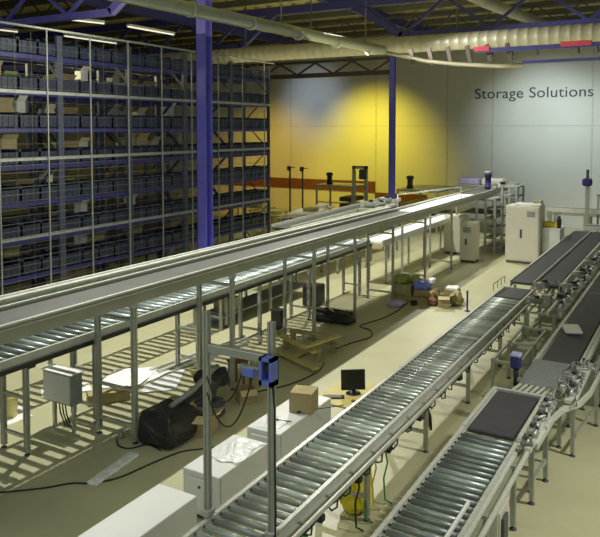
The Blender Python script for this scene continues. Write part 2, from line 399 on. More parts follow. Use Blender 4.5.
# ------------------------------------------------------------ conveyors
def profile_post(x, y, z0, z1, w=.06):
    s = MB(); g = w*.14; h = w/2
    s.prism([(x-h,y-h),(x-g,y-h),(x-g,y-h+g),(x+g,y-h+g),(x+g,y-h),(x+h,y-h),(x+h,y-g),(x+h-g,y-g),(x+h-g,y+g),(x+h,y+g),(x+h,y+h),(x+g,y+h),(x+g,y+h-g),(x-g,y+h-g),(x-g,y+h),(x-h,y+h),(x-h,y+g),(x-h+g,y+g),(x-h+g,y-g),(x-h,y-g)], 'z', z0, z1)
    return s
def leg_with_foot(o, x, y, z1, w=.06):
    l = profile_post(x, y, .05, z1, w).build('leg', 'alu', o)
    MB()._lathe((x, y, 0), [(.045,0),(.045,.012),(.014,.02),(.014,.06)], 10).build('levelling_foot', 'dgrey', l)
def side_rails(o, xl, xr, y0, y1, z, depth=.14, m='rail', ml=None):
    for side, x, sg in (('l', xl, 1), ('r', xr, -1)):
        s = MB(); t = .012
        # channel: web with flanges pointing outwards, plus slotted lip
        s.box(min(x, x+sg*t), max(x, x+sg*t), y0, y1, z-depth, z)
        s.box(min(x, x-sg*.035), max(x, x-sg*.035), y0, y1, z-.012, z)
        s.box(min(x, x-sg*.035), max(x, x-sg*.035), y0, y1, z-depth, z-depth+.012)
        s.box(min(x+sg*.012, x+sg*.03), max(x+sg*.012, x+sg*.03), y0, y1, z-.055, z-.045)
        yy = y0+.05
        while yy < y1: s.box(min(x-sg*.03, x-sg*.04), max(x-sg*.03, x-sg*.04), yy, yy+.03, z-.012, z+.004); yy += .12
        s.build('side_rail', m, o)
def rollers(o, xl, xr, ys, z, r, m):
    a, b = xl+.035, xr-.035
    s = MB().tube([(a, ys[0], z), (a+.008, ys[0], z), (a+.009, ys[0], z), (b-.009, ys[0], z), (b-.008, ys[0], z), (b, ys[0], z)], [r*.55, r*.55, r, r, r*.55, r*.55], 14)
    p = s.build('roller', m, o)
    e = MB().tube([(xl+.012, ys[0], z), (xr-.012, ys[0], z)], r*.4, 8).build('roller_axle', 'axle', p)
    for y in ys[1:]:
        q = p.copy(); C.objects.link(q); q.parent = o; q.location = Vector(p.location)+Vector((0, y-ys[0], 0))
        e2 = e.copy(); C.objects.link(e2); e2.parent = q
def frange(a, b, st):
    r = []; 
    while a < b: r.append(a); a += st
    return r
def belt(o, xl, xr, y0, y1, z0, z1, m, name='belt'):
    s = MB(); pr_ = []
    n_ = 8; R = .035
    L = math.hypot(y1-y0, z1-z0); ang = math.atan2(z1-z0, y1-y0)
    for k in range(n_+1): a = PI/2+PI*k/n_; pr_.append((R*math.cos(a), R*math.sin(a)-R))
    for k in range(n_+1): a = -PI/2+PI*k/n_; pr_.append((L+R*math.cos(a), R*math.sin(a)-R))
    pr_ = [(y0+u*math.cos(ang)-v*math.sin(ang), z0+u*math.sin(ang)+v*math.cos(ang)) for u, v in pr_]
    s.prism(pr_, 'x', xl, xr); return s.build(name, m, o)
def stand(o, xl, xr, y, z1, zs=(.27,), w=.06):
    leg_with_foot(o, xl, y, z1, w); leg_with_foot(o, xr, y, z1, w)
    for z in zs: MB().box(xl+w/2, xr-w/2, y-.022, y+.022, z-.022, z+.022).build('cross_bar', 'alu', o)

# conveyor A: central roller conveyor
A = thing('roller_conveyor', 'long roller conveyor across the middle with bright steel rollers and blue sensor gantry', 'conveyor', (-3.85, 10, 0))
ax0, ax1 = -4.18, -3.50
side_rails(A, ax0, ax1, 3.8, 17.4, .92, .15)
rollers(A, ax0, ax1, frange(3.95, 16.2, .138), .885, .034, 'roller')
belt(A, ax0+.05, ax1-.05, 16.3, 17.35, .91, .91, 'belt')
MB().box(ax1+.13, ax1+.165, 3.8, 16.6, .80, .855, .008).build('cable_duct', 'rail', A)
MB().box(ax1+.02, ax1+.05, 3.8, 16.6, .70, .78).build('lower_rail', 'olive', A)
s = MB()
for y in frange(4.2, 16.5, .6): s.box(ax1+.01, ax1+.14, y, y+.03, .77, .80)
s.build('bracket', 'galv', A)
for y in (4.9, 7.65, 9.75, 11.9, 14.1, 16.4): stand(A, ax0+.05, ax1+.03, y, .77, (.3,))
s = MB()
random.seed(3)
for k in range(26):
    y = 4.6+k*.46+random.uniform(-.1,.1); x = ax1+.08
    s.tube([(x, y, .76), (x+.03, y+.05, .70+random.uniform(-.05,.0)), (x+.05, y+.14, .66+random.uniform(-.03,.04)), (x+.02, y+.22, .74)], .011, 5)
s.tube([(ax1+.09, y, .72+.02*math.sin(y*9)) for y in frange(4, 16.3, .12)], .014, 5)
s.build('cable_run', 'cable', A)
for y in (6.35, 7.3, 8.2, 9.35, 11.2): MB().box(ax1+.02, ax1+.10, y, y+.09, .62, .70, .01).build('sensor_box', 'dark', A)

# gantry over conveyor A
gantry = thing('sensor_gantry', 'aluminium portal frame standing over the central roller conveyor', 'frame', (-3.83, 5.47, .9))
for x in (-4.22, -3.46): 
    p = profile_post(x, 5.46, .62 if x < -4 else .62, 3.0, .06).build('post', 'alu', gantry)
MB().box(-4.19, -3.49, 5.43, 5.49, 2.60, 2.68, .006).build('crossbar', 'alu', gantry)
for x, sg in ((-4.19, 1), (-3.49, -1)):
    s = MB().prism([(x, 2.6), (x+sg*.12, 2.6), (x+sg*.10, 2.57), (x+sg*.03, 2.50), (x, 2.46)], 'y', 5.45, 5.47)
    s.build('corner_gusset', 'galv', gantry)
for x in (-4.22, -3.46): MB().box(x-.05, x+.05, 5.40, 5.52, .93, 1.0, .01).build('clamp', 'galv', gantry)
sb = thing('sensor_box', 'blue plastic scanner housing clamped to the right post of the portal frame', 'scanner', (-3.43, 5.40, 2.42))
s = MB(); x0, x1, y0, y1, z0, z1 = -3.50, -3.36, 5.30, 5.42, 2.44, 2.70
s.box(x0, x0+.03, y0, y1, z0, z1).box(x1-.03, x1, y0, y1, z0, z1).box(x0, x1, y0, y1, z1-.03, z1).box(x0, x1, y0, y1, z0, z0+.05).box(x0, x1, y1-.01, y1, z0, z1)
s.build('housing', 'bluep', sb)
MB().tube([(-3.43, 5.41, 2.60), (-3.43, 5.33, 2.60)], .035, 12).build('lens', 'dark', sb)
sb = thing('camera_sensor', 'small blue sensor hanging under the portal crossbar', 'sensor', (-3.72, 5.46, 2.44))
MB().box(-3.78, -3.64, 5.42, 5.50, 2.44, 2.53, .01).build('housing', 'bluep', sb)
MB().box(-3.82, -3.60, 5.43, 5.49, 2.53, 2.545).build('bracket', 'galv', sb)
MB().box(-3.72, -3.70, 5.45, 5.47, 2.54, 2.60).build('stem', 'galv', sb)
def hang(p, q, sag, r, name, label, m='cable', parent=None, n_=14):
    p, q = Vector(p), Vector(q)
    pts = [p.lerp(q, t_/n_)+Vector((0,0,-sag*4*(t_/n_)*(1-t_/n_))) for t_ in range(n_+1)]
    return MB().tube(pts, r, 5).build(name, m, parent, label, 'cable' if parent is None else None)
hang((-3.78, 5.44, 2.47), (-4.19, 5.42, 2.36), .28, .008, 'hanging_cable', 'black cable looping from the small blue sensor to the left portal post')
hang((-3.66, 5.44, 2.46), (-4.19, 5.42, 2.2), .42, .008, 'hanging_cable', 'lower black cable loop hanging left of the blue scanner')
MB().tube([(-3.40, 5.38, 2.44), (-3.39, 5.40, 2.2), (-3.40, 5.42, 1.7), (-3.385, 5.41, 1.2), (-3.40, 5.42, .95), (-3.41, 5.6, .86)], .009, 6).build('hanging_cable', 'cable', label='black cable dropping down the right post from the blue scanner', cat='cable')

# conveyor B
B = thing('roller_conveyor', 'wide roller conveyor at the bottom right leading to a short dark belt', 'conveyor', (-2.25, 8, 0))
bx0, bx1 = -2.62, -1.93
side_rails(B, bx0, bx1, 4.2, 8.85, .92, .13)
rollers(B, bx0, bx1, frange(4.3, 8.75, .132), .885, .033, 'rollerd')
side_rails(B, bx0, bx1, 8.85, 10.45, .93, .13)
belt(B, bx0+.05, bx1-.06, 8.86, 10.35, .92, .90, 'belt')
MB().box(bx0, bx1, 10.40, 10.44, .86, .93, .01).build('end_plate', 'rail', B)
MB().box(bx1-.10, bx1-.075, 5.6, 7.0, .915, .955).build('guide_strip', 'wbelt', B)
MB().box(bx1+.10, bx1+.18, 8.7, 10.4, .80, .88, .008).build('cable_tray', 'rail', B)
MB().box(bx1+.12, bx1+.16, 4.2, 8.9, .78, .84, .008).build('cable_duct', 'rail', B)
MB().box(bx1+.02, bx1+.05, 4.2, 8.9, .66, .76).build('lower_rail', 'olive', B)
for y in (4.8, 7.1, 8.35, 9.35, 10.3): stand(B, bx0+.06, bx1+.06, y, .79, (.3,) if y != 8.35 else (.3, .55))
cb = thing('control_cabinet', 'cream control box hanging under the bottom right roller conveyor', 'cabinet', (-1.98, 8.0, .2))
MB().box(-2.00, -1.84, 7.50, 7.98, .12, .64, .01).build('body', 'cream', cb)
MB().box(-1.84, -1.825, 7.53, 7.95, .16, .60, .004).build('door', 'cream', cb)
MB().box(-1.825, -1.79, 7.58, 7.78, .22, .52, .01).build('breaker_panel', 'dgrey', cb)

# transfer plate between B and C
T = thing('transfer_table', 'perforated grey transfer table joining the short belt to the long dark belt', 'transfer table', (-2.15, 11.2, 0))
MB().hexa([(-2.36,10.75,.91),(-1.72,10.75,.91),(-1.68,11.9,.955),(-2.34,11.9,.955),(-2.36,10.75,.935),(-1.72,10.75,.935),(-1.68,11.9,.98),(-2.34,11.9,.98)]).build('perforated_plate', 'plate', T)
for k in range(7): MB().beam((-2.42+k*.085, 10.44, .87), (-2.32+k*.085, 10.76, .925), .04, .02).build('finger', 'rail', T)
MB().box(-2.34, -1.72, 10.80, 11.85, .78, .90, .01).build('frame', 'olive', T)
for xx in (-2.28, -1.78):
    for yy in (10.9, 11.75): leg_with_foot(T, xx, yy, .79)
MB().box(-2.25, -1.81, 10.88, 10.92, .28, .32).build('cross_bar', 'alu', T)
g = thing('gear_motor', 'dark blue motor housing standing upright at the left side of the transfer table', 'motor', (-2.50, 11.2, .7))
MB().box(-2.58, -2.42, 11.12, 11.28, 1.0, 1.22, .03).build('housing', 'dblue', g)
MB().box(-2.585, -2.415, 11.115, 11.285, 1.19, 1.25, .02).build('cover', 'lilac', g)
MB().tube([(-2.50, 11.2, 1.0), (-2.50, 11.2, .72)], .04, 12).build('shaft', 'dark', g)
MB().box(-2.52, -2.30, 11.17, 11.23, .80, .86).build('bracket', 'alu', g)

# clusters of drive units: each a small thing of its own
def drive(x, y, z, az, label, s_=1.):
    o = thing('gear_motor', label, 'motor', (x, y, z))
    s = MB().tube([(x-.02*s_, y, z+.06*s_), (x+.18*s_, y, z+.06*s_)], .055*s_, 14)
    for k in range(8): s.tube([(x+(.03+k*.018)*s_, y, z+.06*s_), (x+(.036+k*.018)*s_, y, z+.06*s_)], .063*s_, 14)
    s.rot((x,y,z), az).build('motor', 'grey', o)
    MB().box(x-.12*s_, x-.02*s_, y-.05*s_, y+.05*s_, z, z+.13*s_, .012).rot((x,y,z), az).build('gearbox', 'galv', o)
    MB().box(x+.05*s_, x+.13*s_, y-.035*s_, y+.035*s_, z+.11*s_, z+.16*s_, .008).rot((x,y,z), az).build('terminal_box', 'dark', o)
    MB().tube([(x-.07*s_, y-.05*s_, z+.06*s_), (x-.07*s_, y-.10*s_, z+.06*s_)], .016*s_, 8).rot((x,y,z), az).build('shaft', 'rail', o)
D_ = [(-1.86,8.75,.86,.4,'small gear motor on the right rail where the rollers meet the short belt',.7), (-1.84,9.15,.86,1.5,'second small gear motor along the short belt right rail',.7),
      (-1.84,9.6,.86,1.2,'third small gear motor along the short belt right rail',.7), (-1.84,10.05,.88,1.6,'gear motor at the far end of the short belt right rail',.8),
      (-1.66,10.75,.92,.3,'gear motor at the near right corner of the transfer table',.9), (-1.64,11.15,.95,1.4,'gear motor on the right side of the transfer table',.9),
      (-1.62,11.55,.97,1.8,'gear motor at the far right corner of the transfer table',.9), (-1.52,12.1,.88,1.3,'gear motor beside the near end of the long dark belt',.9),
      (-3.28,16.2,.85,.2,'motor at the far end of the central roller conveyor right rail',1.2), (-2.92,16.7,.72,.0,'round grey motor hanging between the central conveyor and the long dark belt',2.0),
      (-2.80,18.1,.8,.6,'motor farther back between the central conveyor and the long dark belt',1.6), (-2.75,19.6,.85,1.2,'farther motor left of the long dark belt',1.6),
      (-2.75,21.4,.85,.9,'farthest visible motor left of the long dark belt',1.6), (-3.30,17.4,.95,1.2,'gear motor standing on the merging conveyor frame',1.3)]
for a in D_: drive(*a)
random.seed(5)
for nm, lab, (xa, xb, ya, yb, za, zb), cnt in (
    ('cable_bundle', 'tangle of black cables along the right rail of the short belt', (-1.88,-1.72,8.7,10.5,.72,1.0), 26),
    ('cable_bundle', 'tangle of black cables beside the perforated transfer table', (-1.8,-1.5,10.5,12.3,.80,1.12), 40),
    ('cable_bundle', 'tangle of black cables at the far end of the central roller conveyor', (-3.5,-2.75,16.0,18.4,.55,1.1), 30),
    ('cable_bundle', 'tangle of cables along the frames farther back at the right', (-2.85,-2.5,18.4,24.5,.6,1.15), 36)):
    s = MB()
    for k in range(cnt):
        x, y, z = random.uniform(xa,xb), random.uniform(ya,yb), random.uniform(za,zb); pts = [(x,y,z)]
        for j in range(5):
            x = min(max(x+random.uniform(-.1,.1),xa),xb); y = min(max(y+random.uniform(-.15,.15),ya),yb); z = min(max(z+random.uniform(-.1,.1),za),zb); pts.append((x,y,z))
        s.tube(pts, .011, 5)
    s.build(nm, 'grey', label=lab.replace('black cables', 'grey cables'), cat='cables', kind='stuff')

# conveyor C: long dark belt at the right
Cc = thing('belt_conveyor', 'long dark belt conveyor at the right edge carrying a white package', 'conveyor', (-2.05, 20, 0))
cx0, cx1 = -2.34, -1.69
side_rails(Cc, cx0, cx1, 11.95, 28.1, .93, .16)
MB().box(cx0-.06, cx0-.035, 11.95, 28.1, .83, .92, .005).build('outer_lip', 'rail', Cc)
belt(Cc, cx0+.05, cx1-.05, 11.95, 28.1, .915, .915, 'belt')
MB().box(cx0+.05, cx1-.05, 17.70, 17.74, .913, .918).build('belt_seam', 'grey', Cc)
MB().box(cx1+.05, cx1+.11, 12.1, 33, .86, .95, .01).build('guide_tube', 'rail', Cc)
for y in (12.6, 15, 17.5, 20, 22.5, 25, 27.8): stand(Cc, cx0+.04, cx1+.0, y, .77, (.3,))
# lower side conveyor right of C
E_ = thing('belt_conveyor', 'narrow low dark belt conveyor running beside the right edge belt', 'conveyor', (-1.35, 16, 0))
side_rails(E_, -1.50, -1.10, 12.6, 26, .72, .12)
belt(E_, -1.45, -1.15, 12.6, 26, .71, .71, 'belt')
MB().box(-1.07, -1.02, 12.6, 26, .74, .80, .01).build('guide_tube', 'rail', E_)
for y in (12.9, 14.8, 17, 20, 23): stand(E_, -1.45, -1.13, y, .60, (.25,), .05)
# return guard diagonal near transfer
G = thing('curved_guard', 'slanted pale guard beam on legs right of the transfer table', 'guard', (-1.6, 10.5, 0))
bm2 = MB()
gp = [(-1.74,9.0,.78), (-1.72,10.0,.78), (-1.66,10.4,.78), (-1.48,10.75,.78), (-1.40,11.3,.78), (-1.38,12.3,.78)]
for k in range(5): bm2.beam(gp[k], gp[k+1], .04, .08)
bm2.build('beam', 'rail', G)
for (x, y) in ((-1.80,9.05), (-1.76,9.75), (-1.56,10.7), (-1.40,12.0)): leg_with_foot(G, x, y, .72, .055)
MB().beam((-1.80, 9.08, .3), (-1.76, 9.72, .3), .04, .05).build('cross_bar', 'alu', G)
MB().beam((-1.54, 10.74, .3), (-1.42, 11.96, .3), .04, .04).build('cross_bar', 'alu', G)
# package on C
pk = MB().box(-2.26, -1.94, 13.85, 14.35, .917, 1.0, .03).rot((-2.1, 14.1, 1), .3).crumple(.015, 3)
pk.build('package', 'paper', label='white plastic wrapped package lying on the long dark belt', cat='package')

# rows of small actuators
def actuator(x, y, z, label, group):
    o = thing('actuator', label, 'actuator', (x, y, z), group)
    MB().box(x-.05, x+.05, y-.09, y+.09, z, z+.09, .01).build('block', 'galv', o)
    MB().tube([(x, y-.2, z+.13), (x, y+.12, z+.13)], .03, 10).build('cylinder', 'rail', o)
    MB().box(x-.03, x+.03, y+.06, y+.12, z+.08, z+.2, .005).build('valve', 'dark', o)
    return o
random.seed(21)
ac = actuator(-2.56, 15.6, .905, 'small silver actuator in the row just left of the long dark belt', 'actuators beside the long dark belt')
for k in range(1, 18):
    c = copy_tree(ac, (random.uniform(-.03, .03), k*.5+random.uniform(-.1,.1), 0))
    c.rotation_euler = (0, 0, random.uniform(-.7, .7))
ac2 = copy_tree(ac, (.98, -4.9, 0), 'small silver actuator at the right side of the transfer table', 'actuators beside the transfer table')
ac2.scale = (.6, .6, .6)
for k in range(1, 7):
    c = copy_tree(ac2, (random.uniform(-.03, .03), k*.24, 0))
    c.rotation_euler = (0, 0, random.uniform(-1, 1))
ac3 = copy_tree(ac, (.77, -6.8, -.025), 'small silver actuator on the right rail of the short dark belt', 'actuators on the short belt rail')
ac3.scale = (.55, .55, .55)
for k in range(1, 6):
    c = copy_tree(ac3, (random.uniform(-.03, .03), k*.27, 0)); c.rotation_euler = (0, 0, random.uniform(-1, 1))
MB().box(-1.66, -1.50, 10.5, 12.3, .84, .905, .01).build('support_rail', 'rail', label='short pale support rail carrying actuators beside the transfer table', cat='rail')
for k, x in enumerate((-2.80, -2.54)):
    MB().beam((x, 15.4, .86), (x, 26, .86), .05, .09).build('support_rail', 'rail', label=('left', 'right')[k]+' pale support rail under the row of actuators', cat='rail').location.z = .815

# merging conveyor between A and C
Mx = thing('belt_conveyor', 'wide dark belt conveyor continuing behind the central roller conveyor', 'conveyor', (-3.5, 24, 0))
side_rails(Mx, -4.18, -2.98, 17.9, 28.1, .96, .16)
belt(Mx, -4.12, -3.62, 17.95, 28.1, .945, .945, 'belt'); belt(Mx, -3.54, -3.04, 17.95, 28.1, .945, .945, 'belt')
MB().box(-3.60, -3.56, 17.9, 28.1, .90, 1.0, .01).build('divider', 'rail', Mx)
for y in (18.2, 20.5, 23, 26): stand(Mx, -4.12, -3.04, y, .80, (.3,))
Fx = thing('steel_stand', 'bare aluminium support frame under the drives between the two right conveyors', 'frame', (-3.0, 17, 0))
for x in (-3.25, -2.7):
    for y in (15.6, 16.9, 18.6): leg_with_foot(Fx, x, y, .82, .06)
for y in (15.6, 16.9, 18.6):
    for z in (.2, .45, .8): MB().box(-3.22, -2.73, y-.02, y+.02, z-.02, z+.02).build('cross_bar', 'alu', Fx)
for z in (.3, .8):
    MB().box(-3.27, -3.23, 15.6, 18.6, z-.02, z+.02).build('side_bar', 'alu', Fx)
Fy = thing('steel_stand', 'lower aluminium stand of posts and bars beside the middle of the central conveyor', 'frame', (-3.0, 13.4, 0))
for x in (-3.15, -2.70):
    for y in (12.3, 13.5, 14.7): leg_with_foot(Fy, x, y, .74, .055)
for y in (12.3, 13.5, 14.7):
    for z in (.25, .70): MB().box(-3.12, -2.73, y-.02, y+.02, z-.02, z+.02).build('cross_bar', 'alu', Fy)
for x in (-3.15, -2.70): MB().box(x-.02, x+.02, 12.3, 14.7, .68, .72).build('side_bar', 'alu', Fy)
MB().box(-3.1, -2.75, 13.55, 14.1, .27, .60, .01).build('junction_cabinet', 'olive', Fy)
gr = thing('guard_rail', 'small railing at the far left corner of the central roller conveyor', 'railing', (-4.3, 17, .9))
MB().tube([(-4.26,16.6,.95),(-4.26,16.6,1.12),(-4.24,17.6,1.12),(-4.24,17.6,.95)], .012, 6).build('hoop', 'alu', gr)
for y in (16.95, 17.3): MB().tube([(-4.25,y,.95),(-4.25,y,1.12)], .01, 6).build('baluster', 'alu', gr)

# conveyor D: double deck at left
Dl = thing('roller_conveyor', 'lower roller deck of the double conveyor at left, running under the belt', 'conveyor', (-8.8, 10, 0))
dx0, dx1 = -9.12, -8.32
side_rails(Dl, dx0, dx1, 4.5, 18.5, 1.60, .14)
MB().box(dx1+.0, dx1+.04, 4.5, 18.5, 1.40, 1.47).build('lower_rail', 'dark', Dl)
rollers(Dl, dx0, dx1, frange(4.6, 18.3, .185), 1.555, .045, 'rollerd')
for y in (5.3, 6.72, 8.07, 10.75, 12.95, 15.2, 18.2): stand(Dl, dx0+.08, dx1-.20, y, 1.46, (.85, .27) if y < 12 else (.3,), .07)
MB().box(dx1-.14, dx1-.04, 6.66, 6.78, 1.33, 1.43, .01).build('motor_box', 'dark', Dl)
MB().box(-8.80, -8.62, 7.3, 7.5, 1.30, 1.42, .02).build('motor_box', 'dark', Dl)

Dr = thing('roller_conveyor', 'roller lane behind the double conveyor throwing striped shadows on the floor', 'conveyor', (-10.25, 9, 0))
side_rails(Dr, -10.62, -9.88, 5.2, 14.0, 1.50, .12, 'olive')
rollers(Dr, -10.62, -9.88, frange(5.3, 13.9, .185), 1.46, .042, 'rollerd')
for y in (5.6, 8.9, 13.6): stand(Dr, -10.58, -9.92, y, 1.38, (.3,))

Du = thing('belt_conveyor', 'upper belt deck of the double conveyor at left on tall aluminium frames', 'conveyor', (-7.8, 15, 0))
ux0, ux1 = -8.18, -7.38
belt(Du, ux0+.04, ux1-.04, 4.0, 20.2, 2.355, 2.27, 'gbelt')
belt(Du, ux0+.04, ux1-.04, 20.25, 26.4, 2.285, 2.30, 'wbelt', 'white_belt')
belt(Du, ux0+.04, ux1-.04, 26.45, 29.5, 2.30, 2.32, 'gbelt')
for (x, sg) in ((ux0, -1), (ux1, 1)):
    s = MB()
    s.beam((x, 4.0, 2.28), (x, 29.5, 2.23), .03, .22)
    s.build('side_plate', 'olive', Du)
    MB().beam((x, 4.0, 2.395), (x, 29.5, 2.33), .045, .025).build('edge_strip', 'rail', Du)
MB().beam((ux1+.03, 4.0, 2.34), (ux1+.03, 29.5, 2.28), .05, .02).build('outer_flange', 'olive', Du)
s = MB().beam((-8.42, 4.0, 2.42), (-8.42, 20, 2.36), .06, .14).beam((-8.36, 4.0, 2.46), (-8.36, 20, 2.40), .14, .02)
s.build('guard_strip', 'rail', Du)
s = MB().box(-8.30, -8.19, 4.0, 20, 2.33, 2.345)
for y in frange(4.3, 19.5, .9): s.box(-8.30, -8.25, y, y+.02, 2.345, 2.36)
s.build('guard_bracket', 'olive', Du)
for y in (5.2, 7.8, 10.35, 13.46, 15.56, 18.0, 20.6, 23.2, 26.2, 29.0):
    stand(Du, -8.17, -7.41, y, 2.17, (1.90, .82, .27) if y < 9 else ((1.95, .27) if y < 14 else (1.9, .25)), .075 if y < 12 else .06)
    MB().box(-7.46, -7.36, y-.06, y+.06, 2.09, 2.19, .008).build('clamp', 'galv', Du)

# second far conveyor that merges from the left
Ec = thing('belt_conveyor', 'grey belt conveyor merging from the left beyond the farther blue column', 'conveyor', (-10.9, 21, 0))
P0, P1 = Vector((-10.75, 17.5, 1.86)), Vector((-10.75, 26.0, 1.98))
MB().beam(P0, P1, .62, .05).build('belt', 'gbelt', Ec)
for q in (-.34, .34): MB().beam(P0+Vector((q,0,.03)), P1+Vector((q,0,.03)), .05, .14).build('side_rail', 'rail', Ec)
for y in (17.9, 20.6, 23.3, 25.8):
    for q in (-.3, .3): leg_with_foot(Ec, -10.75+q, y, 1.82)
    MB().box(-11.02, -10.48, y-.03, y+.03, .5, .55).build('cross_bar', 'alu', Ec)
lw = thing('belt_conveyor', 'lower white belt conveyor seen beneath the white section of the upper belt', 'conveyor', (-8.75, 23.5, 0))
MB().box(-9.05, -8.45, 19.6, 27.2, 1.30, 1.36).build('belt', 'wbelt', lw)
for x in (-9.10, -8.42): MB().box(x-.02, x+.02, 19.6, 27.2, 1.22, 1.40).build('side_rail', 'rail', lw)
for y in (20, 23.4, 26.9):
    for x in (-9.04, -8.46): leg_with_foot(lw, x, y, 1.28)
# clutter on top of the merging area
for (x, y, z, a_, lab, sc_) in ((-10.2,22.3,2.05,.3,'small drive between the merging conveyor and the upper belt, left one',1.8), (-10.1,23.6,2.08,1.1,'small drive between the merging conveyor and the upper belt, right one',1.8),
                          (-10.0,22.9,2.05,.8,'middle drive between the merging conveyor and the upper belt',1.4)):
    drive(x, y, z, a_, lab, sc_)
MB().box(-10.35, -9.75, 21.9, 24.1, 1.96, 2.05, .01).build('drive_platform', 'olive', label='olive platform carrying drives beside the merging conveyor', cat='platform').location.z = 1.96
for yy in (22.0, 24.0): leg_with_foot(bpy.data.objects['drive_platform'], -10.05, yy, 1.96)
gr2 = thing('guard_rail', 'thin pale portal rail over the upper belt in front of the farther blue column', 'railing', (-9.0, 21.2, 2.2))
MB().tube([(-8.25,20.4,2.3),(-8.25,20.4,2.75),(-7.4,24.2,2.75),(-7.4,24.2,2.3)], .02, 6).build('hoop', 'rail', gr2)

# ------------------------------------------------------------ things around the central conveyor
def white_cabinet(x0, x1, y0, y1, h, label):
    o = thing('control_cabinet', label, 'cabinet', ((x0+x1)/2, (y0+y1)/2, 0))
    MB().box(x0, x1, y0, y1, .06, h, .008).build('body', 'cab', o)
    MB().box(x0+.03, x1-.03, y0+.03, y1-.03, 0, .06).build('plinth', 'dgrey', o)
    d_ = MB().box(x0+.09, x1-.12, y0-.03, y0, .12, h-.07, .006).build('door', 'cab', o)
    MB().tube([((x0+x1)/2+.0, y0-.03, h*.72), ((x0+x1)/2, y0-.045, h*.72)], .018, 10).build('lock', 'dgrey', d_)
    MB().box(x1-.02, x1+.004, y0+.02, y0+.03, .1, h-.02).build('seam_strip', 'grey', o)
    return o
white_cabinet(-5.50, -4.93, 4.75, 6.18, .6, 'long white cabinet lying nearest the camera at the bottom, clear top')
white_cabinet(-5.51, -4.95, 6.63, 7.72, .6, 'long white cabinet with a clear plastic bag on top, middle of three')
white_cabinet(-5.50, -4.95, 8.02, 9.55, .6, 'long white cabinet with a carton on it, farthest of three')
pb = MB().sheet(lambda u, v: (-5.42+.44*u+.03*math.sin(v*7), 7.0+.66*v+.03*math.sin(u*9), .612+.035*math.sin(PI*u)*math.sin(PI*v)*(1+.6*math.sin(u*11+v*7))), 22, 22).crumple(.012, 2)
pb.build('plastic_bag', 'plastic', label='crumpled clear plastic bag on top of the middle white cabinet', cat='bag')
pb = MB().sheet(lambda u, v: (-5.42+.36*u, 8.08+.45*v, .608+.02*math.sin(PI*u)*math.sin(PI*v)*(1+.6*math.sin(u*13+v*5))), 16, 16).crumple(.006, 5)
pb.build('plastic_sheet', 'plastic', label='flat clear plastic sheet on the near end of the farthest white cabinet', cat='sheet')
for x, y, a, lab in ((-5.3,8.35,.3,'black screwdriver on the near end of the farthest white cabinet'), (-5.1,8.75,.9,'long black rod lying beside the carton on the farthest white cabinet')):
    L = .3 if a < .5 else .75
    o = thing('screwdriver' if a < .5 else 'metal_rod', lab, 'tool', (x, y, .6))
    dx, dy = math.cos(a), math.sin(a)
    MB().tube([(x,y,.625),(x+dx*L*.35,y+dy*L*.35,.625)], .018, 8).build('grip', 'dark', o)
    MB().tube([(x+dx*L*.35,y+dy*L*.35,.625),(x+dx*L,y+dy*L,.62)], .007, 6).build('blade', 'dgrey', o)
def carton(x, y, z, w, d, h, az, label, m='card', open_=True, flaps=2, name='carton'):
    o = thing(name, label, 'box', (x, y, z)); c0 = (x, y, z)
    s = MB(); a, b = w/2, d/2; t = .006
    s.box(x-a, x+a, y-b, y-b+t, z, z+h).box(x-a, x+a, y+b-t, y+b, z, z+h).box(x-a, x-a+t, y-b, y+b, z, z+h).box(x+a-t, x+a, y-b, y+b, z, z+h).box(x-a, x+a, y-b, y+b, z, z+t)
    if not open_: s.box(x-a, x+a, y-b, y+b, z+h-t, z+h).box(x-a, x+a, y-.02, y+.02, z+h-.004, z+h+.002)
    s.rot(c0, az).build('body', m, o)
    if open_:
        L = min(w, d)*.45
        MB().beam((x, y-b, z+h), (x, y-b-L*.9, z+h-L*.45), w*.96, .006).rot(c0, az).build('flap', 'cardl', o)
        MB().beam((x+a, y, z+h), (x+a+L*.8, y, z+h+L*.35), .96*d, .006, up=(0,0,1)).rot(c0, az).build('flap', m, o)
        if flaps > 2:
            MB().beam((x-a, y, z+h), (x-a-L*.5, y, z+h+L*.7), .96*d, .006).rot(c0, az).build('flap', m, o)
    return o
c = carton(-5.10, 8.95, .6, .36, .34, .30, .25, 'brown carton with white tape on the farthest white cabinet', 'card', False)
MB().box(-4.935, -4.93+.004, 8.88, 8.97, .72, .88).rot((-5.1,8.95,.6), .25).build('white_label', 'paper', c)

# plywood board table with monitor
tb = thing('wooden_table', 'low plywood table beside the central conveyor holding the monitor', 'table', (-4.9, 9.9, 0))
MB().box(-5.32, -4.42, 9.62, 10.75, .44, .47, .004).build('tabletop', 'ply', tb)
for x in (-5.26, -4.48):
    for y in (9.68, 10.68): MB().box(x-.03, x+.03, y-.03, y+.03, 0, .44).build('leg', 'wood', tb)
mo = thing('computer_monitor', 'black flat monitor turned on the plywood table', 'monitor', (-4.85, 10.15, .47))
def tilt(mb): return mb.rot((-4.87,10.2,.5), .62, -.12)
tilt(MB().box(-5.08, -4.68, 10.18, 10.21, .53, .86, .008)).build('casing', 'dark', mo)
tilt(MB().box(-5.06, -4.70, 10.176, 10.18, .55, .84)).build('screen', 'screen', mo)
MB().box(-4.92, -4.86, 10.22, 10.26, .47, .70).build('neck', 'dark', mo)
MB()._lathe((-4.88, 10.2, .47), [(.12,0),(.12,.012),(.03,.03)], 18).build('base', 'dark', mo)
kb = thing('keyboard', 'black keyboard in front of the monitor on the plywood table', 'keyboard', (-5.08, 9.9, .47))
KC = (-5.08,9.88,.47)
MB().box(-5.25, -4.91, 9.81, 9.95, .472, .49, .006).rot(KC, .5).build('case', 'dark', kb)
s = MB()
